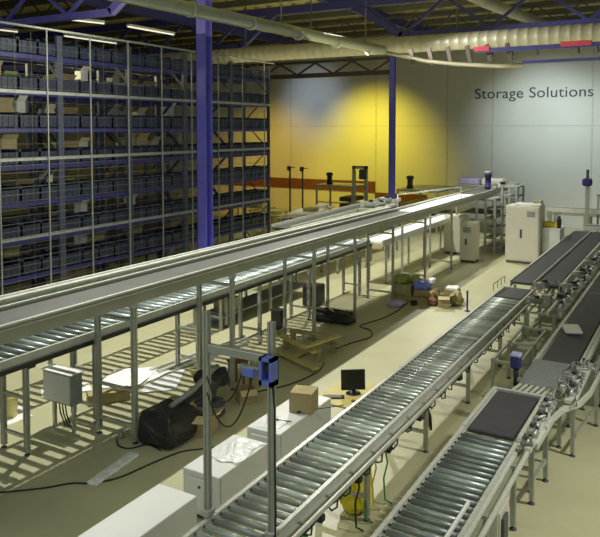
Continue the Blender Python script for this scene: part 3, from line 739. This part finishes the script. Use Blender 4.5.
for i in range(12):
    for j in range(4): s.box(-5.235+i*.026, -5.215+i*.026, 9.825+j*.03, 9.847+j*.03, .49, .496)
s.rot(KC, .5).build('keys', 'dgrey', kb)
ms = MB()._lathe((-4.72, 9.88, .47), [(.035,0),(.04,.012),(.03,.028),(.008,.034)], 14); ms.build('computer_mouse', 'rwood', label='small dark red mouse right of the keyboard', cat='mouse')
goods(-4.72, 10.08, .47, .12, .12, .05, 'dark', 'power_adapter', 'small black adapter at the foot of the monitor', 'adapter', .01, 31) if False else None

# ------------------------------------------------------------ floor clutter between the conveyors
bm_ = thing('wrapped_machine', 'dark bulky machine wrapped in black plastic on the floor by the tall posts', 'machine', (-7.05, 8.6, 0))
s = MB(); 
s.box(-7.40, -6.72, 7.8, 8.5, 0, .50, .08)
import bmesh
def dense(mb, cuts=3):
    me_ = bpy.data.meshes.new('t'); me_.from_pydata(mb.v, [], mb.f); b_ = bmesh.new(); b_.from_mesh(me_)
    bmesh.ops.remove_doubles(b_, verts=b_.verts, dist=1e-5)
    bmesh.ops.triangulate(b_, faces=b_.faces)
    for _ in range(cuts): bmesh.ops.subdivide_edges(b_, edges=[e for e in b_.edges if e.calc_length() > .07], cuts=1)
    mb.v = [v.co.copy() for v in b_.verts]; b_.verts.index_update(); mb.f = [tuple(v.index for v in f.verts) for f in b_.faces]; mb.sm = [False]*len(mb.f)
    b_.free(); bpy.data.meshes.remove(me_); return mb
dense(s).crumple(.035, 4).build('body', 'dark', bm_)
s = MB().box(-7.25, -6.95, 8.4, 9.35, .22, .50, .08).rot((-7.1, 8.8, .4), -.12, .22); dense(s).crumple(.05, 6).build('arm', 'dgrey', bm_)
s = MB().box(-7.45, -7.0, 9.2, 9.75, .38, .66, .08); dense(s).crumple(.06, 8).build('head', 'dark', bm_)
s = MB().box(-7.2, -6.85, 8.4, 9.4, 0, .3, .05); dense(s, 2).crumple(.03, 8).build('chassis', 'dgrey', bm_)
MB().tube([(-7.05,8.2,.5),(-7.0,8.7,.62),(-7.1,9.3,.72),(-7.2,9.6,.70)], .045, 8).build('hose', 'grey', bm_)
carton(-6.72, 8.62, 0, .34, .34, .34, .35, 'open brown carton with raised flaps beside the black wrapped machine', 'card', True, 3)
carton(-6.88, 10.0, 0, .30, .30, .26, .9, 'small open carton behind the black wrapped machine', 'card', True, 3)
carton(-7.6, 9.0, 0, .34, .22, .24, .1, 'brown carton behind the black wrapped machine, against the striped shadows', 'wood', False)
carton(-9.0, 8.82, 0, .26, .72, .18, -.62, 'long low carton lying under the double conveyor near the white paper', 'card', False)
st = thing('wooden_stool', 'dark red wooden stool standing behind the left portal post', 'stool', (-7.45, 10.6, 0))
MB().box(-7.62, -7.22, 10.45, 10.75, .46, .50, .006).build('seat', 'rwood', st)
for x in (-7.58, -7.26):
    for y in (10.49, 10.71): MB().beam((x,y,0), (x,y,.46), .035, .035).build('leg', 'rwood', st)
pl = thing('wooden_pallet', 'loose wooden pallet frame leaning on the floor behind the blue scanner', 'pallet', (-7.1, 12.6, 0))
for k, (p, q) in enumerate((((-8.0,12.9,.28),(-6.75,12.3,.26)), ((-7.85,13.15,.34),(-6.8,13.35,.30)), ((-7.9,12.5,.10),(-6.5,11.85,.10)), ((-7.55,13.5,.12),(-6.6,13.1,.2)), ((-6.7,13.3,.36),(-6.95,12.2,.36)), ((-7.95,13.1,.36),(-8.0,12.6,.33)), ((-7.2,13.2,.1),(-7.3,12.3,.06)))):
    MB().beam(p, q, .13, .035).build('board', 'wood' if k % 2 else 'ply', pl)
for p in ((-7.8,12.9), (-6.8,12.5), (-6.8,13.2), (-7.8,13.2)): MB().box(p[0]-.05, p[0]+.05, p[1]-.05, p[1]+.05, 0, .29).build('block', 'wood', pl)
def paper(pts, label, z=.004, name='paper_sheet', m='paper', cat='paper'):
    a, b, c_, d_ = [Vector((p[0], p[1], 0)) for p in pts]
    MB().sheet(lambda u, v: a.lerp(b, u).lerp(d_.lerp(c_, u), v)+Vector((0,0,z+.012*math.sin(u*5+v*3)**2)), 12, 12).build(name, m, label=label, cat=cat)
paper([(-8.75,9.35),(-8.30,9.80),(-8.85,10.75),(-9.3,10.3)], 'large white drawing sheet on the floor nearest the tall posts', .012)
paper([(-9.6,9.0),(-9.0,9.6),(-9.35,10.6),(-10.0,10.0)], 'large white drawing sheet on the floor left of the other', .03)
for k, (x0, y0, x1, y1) in enumerate(((-9.35,10.3,-9.05,13.1), (-9.15,10.3,-8.88,13.0), (-8.98,10.6,-8.72,12.8))):
    MB().beam((x0,y0,.05+.0*k), (x1,y1,.05), .07, .05).build('aluminium_profile', 'rail', label=('leftmost', 'middle', 'rightmost')[k]+' long white profile lying on the floor beyond the paper sheets', cat='profile')
carton(-8.52, 10.75, 0, .16, .3, .08, -.5, 'small flat brown box at the end of the white profiles', 'wood', False)
paper([(-10.5,8.6),(-10.1,8.3),(-9.6,9.0),(-10.0,9.3)], 'small crumpled grey and white sheet left of the drawing sheets', .01)
# power strip / transparent part
ps = thing('plastic_tray', 'translucent white plastic strip lying on the dark floor near the front', 'tray', (-7.1, 7.05, 0))
s = MB().box(-7.17, -7.0, 6.55, 7.5, .0, .05, .012).rot((-7.08,7.05,0), .12); s.build('body', 'plastic', ps)
for y in (6.7, 6.95, 7.2): MB().box(-7.14, -7.03, y, y+.12, .05, .075, .01).rot((-7.08,7.05,0), .12).build('rib', 'cab', ps)
def floor_cable(pts, label, r=.012, m='cable', name='floor_cable'):
    P = [Vector((x, y, r)) for x, y in pts]; out = []
    for i in range(len(P)-1):
        p0 = P[max(i-1,0)]; p1 = P[i]; p2 = P[i+1]; p3 = P[min(i+2, len(P)-1)]
        for k in range(6):
            t_ = k/6; out.append(.5*((2*p1)+(p2-p0)*t_+(2*p0-5*p1+4*p2-p3)*t_*t_+(3*p1-p0-3*p2+p3)*t_**3))
    out.append(P[-1]); MB().tube(out, r, 6).build(name, m, label=label, cat='cable')
FC = [
 (((-8.0,5.75),(-7.55,6.15),(-7.3,6.45),(-7.05,6.6),(-6.85,6.9),(-6.75,7.4),(-6.62,7.9),(-6.4,8.15),(-6.1,8.5),(-5.9,9.0)), 'black cable snaking over the dark floor past the plastic strip'),
 (((-7.75,7.75),(-7.55,7.6),(-7.35,7.62),(-7.2,7.85),(-6.9,7.8)), 'short black cable from the plug to the wrapped machine'),
 (((-6.9,13.2),(-6.75,13.9),(-6.55,14.6),(-6.8,15.1),(-7.15,15.3),(-6.95,16.2),(-6.9,17.2),(-7.0,18.2)), 'black cable zigzagging over the floor behind the pallet frame'),
 (((-7.0,10.4),(-6.7,10.9),(-6.55,11.4),(-6.5,12.0),(-6.65,12.5)), 'black cable running from the stool toward the pallet frame')]
for p, l in FC: floor_cable(p, l)
pg = thing('power_plug', 'grey round plug standing on the floor beside the tall post', 'plug', (-7.75, 7.85, 0))
MB()._lathe((-7.75,7.85,0), [(.05,0),(.055,.03),(.045,.09),(.03,.10)], 12).build('body', 'grey', pg)
MB()._lathe((-7.75,7.85,.10), [(.03,0),(.03,.02)], 10).build('cap', 'lilac', pg)
# grey junction cabinet mounted at the lower deck
JX = .06
jb = thing('junction_box', 'grey junction cabinet fixed on legs under the lower roller deck', 'cabinet', (-8.8, 7.6, 0))
MB().box(-9.10, -8.44, 7.50, 7.72, .46, .96, .01).build('body', 'grey', jb)
MB().box(-9.07, -8.47, 7.48, 7.50, .49, .93, .004).build('door', 'cab', jb)
MB().box(-9.12, -8.42, 7.46, 7.74, .96, .975).build('lid', 'paper', jb)
for x in (-8.98, -8.54): MB().box(x-.025, x+.025, 7.60, 7.65, 0, .46).build('leg', 'alu', jb)
for k, x in enumerate((-8.85, -8.78, -8.71)): MB().tube([(x,7.6,.46),(x+.01,7.62,.25),(x+.05,7.68,.02)], .012, 5).build('cable', 'cable', jb)
bk = thing('bucket', 'pale yellow bucket standing on white paper at the left edge', 'bucket', (-9.95, 7.5, 0))
MB()._lathe((-9.95,7.5,.01), [(.13,0),(.15,.30),(.165,.33),(.165,.35),(.14,.35),(.13,.05)], 20).build('pail', 'ybin', bk)
MB().tube([(-9.95+.16*math.cos(a), 7.5, .34+.10*math.sin(a)) for a in [PI*k/10 for k in range(11)]], .006, 5).build('handle', 'galv', bk)
paper([(-10.3,7.2),(-9.7,7.0),(-9.6,7.7),(-10.2,7.9)], 'white paper under the yellow bucket', .002)
# long dark bag and bits under far frames
s = MB().box(-8.45, -7.35, 15.1, 15.55, 0, .28, .1); dense(s).crumple(.05, 9).build('tool_bag', 'dark', label='long black bag on the floor between the far belt stands', cat='bag')
MB().box(-8.9, -8.6, 14.0, 14.2, .35, .85, .02).build('black_board', 'dark', label='black board standing under the belt conveyor behind the third frame', cat='board').location.z = 0
s = MB().box(-7.35, -6.95, 17.4, 17.8, 0, .13, .05); dense(s).crumple(.03, 10).build('folded_cloth', 'lilac', label='lilac grey cloth on the floor near the loaded pallet', cat='cloth')
MB().beam((-7.95,14.9,.55), (-7.75,15.6,.03), .04, .03).build('loose_bar', 'rail', label='white bar leaning at an angle against the black bag', cat='bar')

ut = thing('filler_bench', 'added low bench with dark top filling the dark area behind the double conveyor frames', 'bench', (-10.2, 15.5, 0))  # made-up bench, put in to darken the area behind the stands
MB().box(-10.7, -9.8, 13.2, 17.8, .82, .87, .01).build('benchtop', 'dgrey', ut)
MB().box(-10.6, -9.9, 13.3, 17.7, .25, .29).build('lower_shelf', 'grey', ut)
for x in (-10.64, -9.86):
    for y in (13.3, 15.5, 17.7): MB().box(x-.03, x+.03, y-.03, y+.03, 0, .82).build('leg', 'alu', ut)
carton(-10.2, 14.0, .29, .5, .4, .35, .1, 'brown carton on the lower shelf of the dark bench', 'card', False)
carton(-10.3, 16.4, .87, .4, .4, .35, .3, 'closed pale carton on top of the dark bench', 'cream', False)
MB().box(-9.35, -8.95, 16.3, 16.9, 0, .55, .03).build('black_case', 'dark', label='black case on the floor beneath the far lower deck', cat='case')

# pallets with goods
def pallet(x0, y0, w, d, label, m='wood'):
    o = thing('wooden_pallet', label, 'pallet', (x0+w/2, y0+d/2, 0))
    for k in range(6): MB().box(x0+k*w/6, x0+k*w/6+w/6-.03, y0, y0+d, .12, .145).build('deck_board', m, o)
    for k in range(3): MB().box(x0, x0+w, y0+k*(d-.1)/2, y0+k*(d-.1)/2+.1, 0, .12).build('bearer', m, o)
pallet(-7.55, 18.2, 1.3, .9, 'wooden pallet loaded with cartons near the far belt stands')
def goods(x, y, z, w, d, h, m, name, label, cat, cr_=0.03, seed=1):
    s = MB().box(x-w/2, x+w/2, y-d/2, y+d/2, z, z+h, min(w,d,h)*.2); dense(s, 2).crumple(cr_, seed)
    return s.build(name, m, label=label, cat=cat)
carton(-7.25, 18.55, .145, .5, .55, .30, .05, 'brown carton on the loaded pallet under lime green bags', 'wood', False)
goods(-7.35, 18.5, .45, .4, .45, .2, 'lgreen', 'plastic_bag', 'lime green bag on top of the carton on the loaded pallet', 'bag', .05, 2)
goods(-7.05, 18.7, .45, .3, .35, .16, 'lgreen', 'plastic_bag', 'second lime green bag behind the blue cloth on the pallet', 'bag', .05, 3)
goods(-6.72, 18.5, .36, .42, .45, .2, 'bluep', 'cloth_bundle', 'blue cloth bundle on the loaded pallet', 'bundle', .05, 4)
goods(-6.55, 18.65, .52, .26, .3, .1, 'paper', 'paper_bundle', 'white paper bundle on top of the blue cloth', 'bundle', .03, 5)
goods(-6.62, 18.55, .145, .6, .6, .2, 'card', 'carton_stack', 'flat brown goods under the blue cloth bundle', 'goods', .02, 6)
carton(-6.0, 18.2, 0, .32, .3, .3, .3, 'small carton on the floor right of the loaded pallet', 'card', True, 3)
carton(-5.95, 18.75, 0, .36, .3, .36, -.2, 'carton behind the small carton right of the loaded pallet', 'card', False)
goods(-5.75, 18.5, 0, .3, .3, .36, 'wood', 'sack', 'tan sack at the right end beside the cartons', 'sack', .05, 7)
goods(-5.92, 18.72, .36, .34, .28, .08, 'paper', 'plastic_sheet', 'white plastic sheet on the carton right of the pallet', 'sheet', .03, 8)
goods(-6.3, 18.15, 0, .26, .24, .2, 'rwood', 'sack', 'dark reddish sack in front of the pallet corner', 'sack', .04, 9)
goods(-6.75, 17.9, 0, .16, .16, .13, 'dark', 'roll', 'small black roll on the floor in front of the pallet', 'roll', .01, 10)
pp = thing('barrier_post', 'short thin dark blue post standing alone on the bright floor', 'post', (-5.3, 18.0, 0))
MB()._lathe((-5.3,18.0,0), [(.07,0),(.07,.015),(.025,.02),(.025,.50),(.03,.50),(.03,.53)], 12).build('shaft', 'dblue', pp)
MB()._lathe((-5.3,18.0,.53), [(.033,0),(.033,.03)], 12).build('cap', 'grey', pp)

# under conveyor A
goods(-3.72, 7.85, 0, .34, .42, .5, 'yellow', 'plastic_bag', 'bright yellow plastic bag under the central roller conveyor', 'bag', .07, 12)
goods(-3.78, 6.4, 0, .3, .3, .42, 'green', 'cable_coil', 'green cable coil under the near end of the central conveyor', 'coil', .09, 13)
for k, (x, y, m_, lab) in enumerate(((-3.48,7.62,'green','green'), (-3.52,7.95,'ybin','yellow'), (-3.45,8.15,'green','second green'), (-3.5,7.4,'dark','black'))):
    MB().tube([(x,y,.74),(x+.02,y+.05,.5),(x-.02,y+.02,.3),(x+.03,y-.05,.06),(x+.1,y,.012)], .012, 6).build('hanging_cable', m_, label=lab+' cable hanging under the central conveyor beside the yellow bag', cat='cable')
s = MB(); s.tube([(-3.55,9.9,.7),(-3.5,9.95,.45),(-3.47,9.98,.25)], [.03,.05,.02], 8); s.build('cable_loop', 'dark', label='black cable loop hanging by the second conveyor leg', cat='cable')

# ------------------------------------------------------------ back area machines
def table_machine(x0, x1, y0, y1, h, label, topm='rail', shelves=(), sm_='dgrey', motor=None, name='work_platform', cat='machine', shx=None):
    o = thing(name, label, cat, ((x0+x1)/2, (y0+y1)/2, 0))
    for x in (x0+.05, x1-.05):
        for y in (y0+.05, y1-.05): MB().box(x-.04, x+.04, y-.04, y+.04, 0, h-.08).build('leg', 'alu', o)
    MB().box(x0, x1, y0, y1, h-.10, h-.03).build('frame', 'olive', o)
    MB().box(x0-.03, x1+.03, y0-.03, y1+.03, h-.03, h, .01).build('top', topm, o)
    for z in shelves:
        a, b = shx or (x0+.1, x1-.1)
        MB().box(a, b, y0+.1, y1-.1, z, z+.22, .02).build('drawer_unit', sm_, o)
    if motor:
        p = MB()._lathe((motor[0], motor[1], h), [(.16,0),(.16,.12),(.13,.14),(.13,.42),(.17,.44),(.17,.56),(.10,.60)], 14).build('motor', motor[2], o)
    MB().box(x0+.05, x1-.05, y0+.02, y0+.08, h*.55, h*.55+.05).build('cross_bar', 'alu', o)
    return o
table_machine(-17.0, -14.9, 31.0, 32.6, 2.0, 'machine stand with pale top and dark drawers before the orange band', 'rail', (.5,.85,1.2), 'dgrey', (-16.5,31.6,'dark'), shx=(-15.7,-15.0))
table_machine(-12.4, -10.4, 30.5, 33.6, 2.0, 'machine stand with pale top right of the farther blue column', 'rail', (.6,1.1), 'olive', (-12.0,31.2,'dgrey'))
# tower
tw = thing('lift_tower', 'grey twin post lift tower left of the farther blue column', 'tower', (-14.6, 31.5, 0))
for x in (-14.85, -14.2): MB().box(x-.07, x+.07, 30.95, 31.1, 0, 3.0).build('post', 'alu', tw)
MB().box(-14.92, -14.13, 30.95, 31.1, 2.86, 3.0).build('crossbar', 'alu', tw)
MB().box(-14.50, -14.15, 30.8, 31.0, 2.35, 2.85, .05).build('drive_head', 'dgrey', tw)
MB().box(-14.85, -14.2, 30.98, 31.06, 1.0, 1.1).build('crossbar', 'alu', tw)
for k, (x, y) in enumerate(((-17.9,30), (-17.0,29.7))):
    o = thing('signal_pole', ('left' if k == 0 else 'right')+' thin pole with a small head beyond the rack end', 'pole', (x, y, 0))
    MB().box(x-.03, x+.03, y-.03, y+.03, 0, 2.9).build('pole', 'rackpost', o)
    MB().box(x-.14, x+.06, y-.08, y+.05, 2.72, 2.95, .03).build('head', 'dgrey', o)
    MB().box(x+.03, x+.28, y-.02, y+.02, 2.86, 2.9).build('arm', 'rackpost', o)
# machine 3 with tiered shelves
def shelf_tower(x0, x1, y0, y1, h, label, nlev, name='shelf_tower'):
    o = thing(name, label, 'frame', ((x0+x1)/2, (y0+y1)/2, 0))
    for x in (x0, x1):
        for y in (y0, y1): MB().box(x-.04, x+.04, y-.04, y+.04, 0, h).build('leg', 'alu', o)
    for k in range(nlev):
        z = .2+k*(h-.3)/(nlev-1); MB().box(x0, x1, y0, y1, z, z+.05).build('shelf', 'grey', o)
    return o
shelf_tower(-7.28, -6.92, 27.0, 28.2, 2.15, 'grey shelf frame carrying the far end of the upper belt', 6)
shelf_tower(-6.80, -6.25, 27.6, 28.8, 2.6, 'taller grey shelf frame beside the cream cabinet', 7)
table_machine(-9.9, -7.6, 31.5, 34.2, 2.25, 'machine with lilac cover behind the far end of the upper belt', 'rail', (.7,1.3), 'grey')
goods(-9.3, 32.0, 2.25, 1.0, .8, .3, 'lilac', 'machine_cover', 'lilac hood on the machine behind the upper belt end', 'cover', .02, 14)
goods(-8.2, 31.9, 2.25, 1.0, .9, .32, 'cab', 'machine_cover', 'pale domed hood on the machine right of the lilac hood', 'cover', .02, 15)
mt = thing('servo_motor', 'upright blue and black motor on top of the upper belt end', 'motor', (-7.7, 28.9, 2.3))
MB()._lathe((-7.7,28.9,2.33), [(.14,0),(.14,.12),(.12,.14),(.12,.5),(.15,.5),(.15,.62),(.08,.66)], 14).build('motor', 'dblue', mt)
MB()._lathe((-7.7,28.9,2.95), [(.16,0),(.16,.1),(.1,.12)], 14).build('cap', 'grey', mt)
drive(-7.25, 28.7, 2.3, .5, 'black gear motor right of the upright blue motor', 2.2)
# cabinets
def tall_cab(x0, x1, y0, y1, h, label, panel=True):
    o = thing('control_cabinet', label, 'cabinet', ((x0+x1)/2, (y0+y1)/2, 0))
    MB().box(x0, x1, y0, y1, .08, h, .01).build('body', 'cream', o)
    MB().box(x0+.03, x1-.03, y0+.03, y1-.03, 0, .08).build('plinth', 'dgrey', o)
    d_ = MB().box(x0+.03, x1-.03, y0-.025, y0, .12, h-.05, .005).build('door', 'cream', o)
    MB().box((x0+x1)/2-.07, (x0+x1)/2-.01, y0-.05, y0-.025, h*.45, h*.60).build('handle', 'dgrey', d_)
    if panel: MB().box(x1-.42, x1-.14, y0-.04, y0-.025, h-.36, h-.16).build('display', 'grey', d_)
    return o
tall_cab(-6.12, -4.95, 25.4, 26.4, 2.05, 'tall cream control cabinet with a small display, clutter on top')
goods(-5.4, 25.9, 2.05, .9, .6, .08, 'cab', 'plastic_sheet', 'white plastic sheet on top of the tall cream cabinet', 'sheet', .03, 16)
goods(-5.15, 26.1, 2.12, .3, .3, .1, 'card', 'cloth_bundle', 'small brown bundle on top of the tall cream cabinet', 'bundle', .03, 17)
tall_cab(-7.55, -7.0, 24.6, 25.2, 1.45, 'narrow cream cabinet standing below the white belt section', True)
tall_cab(-8.6, -7.85, 26.0, 26.6, 1.5, 'olive shaded narrow cabinet left of the narrow cream cabinet', False)
wb = thing('white_crate', 'low white box with yellow parts on top right of the tall cream cabinet', 'box', (-4.7, 26.2, 0))
MB().box(-4.93, -4.32, 25.8, 26.7, 0, 1.25, .01).build('body', 'cab', wb)
MB().box(-4.94, -4.29, 25.77, 26.73, 1.25, 1.29, .01).build('lid', 'paper', wb)
goods(-4.68, 26.2, 1.29, .5, .4, .18, 'yellow', 'plastic_bag', 'yellow bag lying on the low white box', 'bag', .05, 18)
MB()._lathe((-4.38, 25.95, 1.29), [(.07,0),(.08,.3),(.05,.36),(.05,.44)], 12).build('bottle', 'dark', label='black bottle standing on the corner of the low white box', cat='bottle')
# long transverse conveyors at the back right
for k, (y, z, m_) in enumerate(((30.0, 1.55, 'rail'), (31.5, 1.25, 'olive'), (28.3, 1.1, 'rail'))):
    o = thing('belt_conveyor', ('upper pale conveyor crossing the back right area', 'olive sided conveyor crossing behind at the right', 'lower pale conveyor crossing right of the white box')[k], 'conveyor', (-2.5, y, 0))
    x0 = (-5.6, -5.6, -3.9)[k]
    for q in (0, .55): MB().box(x0, 1, y+q, y+q+.05, z-.14, z+.03).build('side_rail', m_, o)
    MB().box(x0, 1, y+.05, y+.55, z-.04, z).build('belt', 'gbelt', o)
    for x in frange(x0+.1, 1, 1.4):
        for q in (.03, .57): MB().box(x-.035, x+.035, y+q-.035, y+q+.035, 0, z-.14).build('leg', 'alu', o)
pz = thing('scanner_pole', 'tall grey pole with a dark scanner head at the back right', 'pole', (-3.95, 29.6, 0))
MB().box(-4.02, -3.88, 29.5, 29.64, 0, 2.6).build('pole', 'alu', pz)
MB().box(-4.14, -3.78, 29.4, 29.7, 2.55, 2.85, .06).build('head', 'dblue', pz)
MB().box(-4.0, -3.9, 29.5, 29.6, 2.85, 3.2).build('antenna', 'rackpost', pz)
table_machine(-3.75, -1.2, 30.8, 32.6, 2.15, 'machine portal with pale top and black boxes at the right edge', 'rail', (), 'dark')
for k, (x, z) in enumerate(((-3.1,2.15), (-3.1,1.0))):
    MB().box(x-.0, x+.7, 30.9, 31.5, z, z+.55, .04).build('black_unit', 'dark', label=('black unit on top of the portal at the right edge', 'black unit inside the portal at the right edge')[k], cat='unit')
# white table & packing stuff beyond the rack end
wt = thing('packing_table', 'long white packing table slanting beyond the end of the rack', 'table', (-14.8, 26.5, 0))
MB().hexa([(-14.9,23.9,1.18),(-14.05,25.3,1.18),(-14.9,29.1,1.18),(-15.75,27.2,1.18),(-14.9,23.9,1.22),(-14.05,25.3,1.22),(-14.9,29.1,1.22),(-15.75,27.2,1.22)]).build('tabletop', 'wbelt', wt)
for (x, y) in ((-14.85,24.3), (-14.25,25.4), (-14.9,28.6), (-15.5,27.1)): MB().box(x-.04, x+.04, y-.04, y+.04, 0, 1.18).build('leg', 'alu', wt)
goods(-14.8, 26.6, 1.22, .5, .6, .16, 'wood', 'carton', 'flat tan carton on the long white packing table', 'box', .02, 19)
goods(-14.95, 27.9, 1.22, .5, .4, .16, 'paper', 'package', 'white package at the far end of the packing table', 'package', .02, 20)
carton(-13.6, 20.9, .6, .6, .5, .4, .3, 'pale carton with raised flaps at the near end of the packing table', 'cream', True, 3)
MB().box(-14.0, -13.2, 20.5, 21.3, .0, .6, .02).build('pallet_box', 'olive', label='olive box carrying the pale carton near the rack end', cat='box')
for k, (x, y) in enumerate(((-19.6,29.4), (-18.1,28.3), (-17.0,27.0))):
    s = MB(); s.box(x-.9, x+.9, y-.4, y+.4, .85, .9)
    o = thing('yellow_table', ('leftmost', 'middle', 'rightmost')[k]+' low yellow lit work table beyond the rack end', 'table', (x, y, 0))
    MB().box(x-.9, x+.9, y-.4, y+.4, .85, .9).build('tabletop', 'ply', o)
    for q in (-.8, .8):
        for r in (-.35, .35): MB().box(x+q-.03, x+q+.03, y+r-.03, y+r+.03, 0, .85).build('leg', 'alu', o)
    MB().box(x-.2, x+.3, y-.2, y+.2, .9, 1.1, .02).build('parts_bin', 'ybin', o)

# ------------------------------------------------------------ lights
def point(x, y, z, e, col, r=.12, name='high_bay_lamp'):
    l = bpy.data.lights.new(name, 'POINT'); l.energy = e; l.color = col; l.shadow_soft_size = r
    o = bpy.data.objects.new(name, l); C.objects.link(o); o.location = (x, y, z); return o
def spot(x, y, z, tx, ty, tz, e, col, ang, blend=.6, r=.12, name='spot_lamp'):
    l = bpy.data.lights.new(name, 'SPOT'); l.energy = e; l.color = col; l.shadow_soft_size = r; l.spot_size = math.radians(ang); l.spot_blend = blend
    o = bpy.data.objects.new(name, l); C.objects.link(o); o.location = (x, y, z)
    o.rotation_euler = (Vector((tx,ty,tz))-Vector((x,y,z))).to_track_quat('-Z', 'Y').to_euler(); return o
def area(x, y, z, tx, ty, tz, e, col, sx, sy, name='area_fill'):
    l = bpy.data.lights.new(name, 'AREA'); l.energy = e; l.color = col; l.shape = 'RECTANGLE'; l.size = sx; l.size_y = sy
    o = bpy.data.objects.new(name, l); C.objects.link(o); o.location = (x, y, z)
    o.rotation_euler = (Vector((tx,ty,tz))-Vector((x,y,z))).to_track_quat('-Z', 'Y').to_euler(); return o
WARM = (1., .98, .87); COOL = (.80, .93, 1.); YEL = (1., .86, .22)
spot(-9.75, 9.6, 7.7, -3.6, 9.6, 0, 2300, WARM, 138, .25, .06)
spot(-9.75, 18.5, 7.7, -3.6, 18.5, 0, 2200, WARM, 138, .25, .08)
spot(-9.0, 27.0, 7.0, -5.5, 26.5, 0, 1500, WARM, 130, .5, .15)
spot(2.5, 10, 7.5, .2, 9, 0, 2000, WARM, 78, .9, .3)  # added spot that brightens the floor at the lower right
spot(-7.6, 23.5, 7.0, -7.8, 23.3, 2.2, 500, (1,1,1), 60, 1., .2)  # added narrow spot that whitens the white belt section, no fixture there
spot(-16.2, 31.0, 7.4, -15.9, 36, 3.2, 2400, (1., .80, .06), 85, 1., .3)
spot(-21.5, 29, 6.0, -22.5, 36, 1.6, 1500, (1., .66, .10), 80, .9, .3)
spot(-7.0, 31.0, 7.6, -7.0, 36, 5.0, 900, COOL, 80, 1., .3)
spot(-3.5, 30.5, 7.0, -4.5, 36, 3.0, 900, COOL, 110, 1., .5)
spot(-20, 31, 7.5, -19.8, 36, 6.3, 500, (.6,.72,1.), 62, 1., .4)
area(-5, 4, 9.3, -5, 12, 0, 160, (.95,1.,.95), 8, 5)  # added soft fill over the foreground, no fixture
area(-10.4, 11, 6.2, -13, 10.5, 5.4, 120, (1.,.97,.75), 1.0, 6.0, 'rack_fill')  # added fill brightening the rack front, not a fixture
spot(-16.4, 27.0, 7.5, -16.2, 27.3, 1, 650, (1.,.97,.7), 55, .9, .2)  # added spot to brighten the packing table and yellow tables
area(-14.45, 12, 6.3, -13.4, 12, 4.6, 130, (1.,.9,.5), 9, .5, 'rack_fill')  # added fill inside the rack to light the goods, not a fixture
area(-9, 18, 6.9, -9, 18.5, 10, 480, (1.,.93,.45), 14, 14, 'roof_fill')  # added upward fill that brightens the roof deck, not a fixture
w = bpy.data.worlds.new('World'); bpy.context.scene.world = w; w.use_nodes = True
w.node_tree.nodes['Background'].inputs[0].default_value = (.85,.92,.86,1); w.node_tree.nodes['Background'].inputs[1].default_value = .42

# ------------------------------------------------------------ camera
f = 700.; p = math.radians(3); th = math.radians(30)
cam = bpy.data.cameras.new('Camera'); co = bpy.data.objects.new('Camera', cam); C.objects.link(co)
co.location = (0, 0, 4.8); co.rotation_euler = (PI/2-p, 0, th)
cam.sensor_fit = 'HORIZONTAL'; cam.sensor_width = 36; cam.lens = f/600*36
cyp = 129+f*math.tan(p)
cam.shift_y = -(537/2-cyp)/600; cam.clip_end = 200
bpy.context.scene.camera = co
vs = bpy.context.scene.view_settings
vs.view_transform = 'Standard'; vs.exposure = -.15; vs.gamma = 1.0
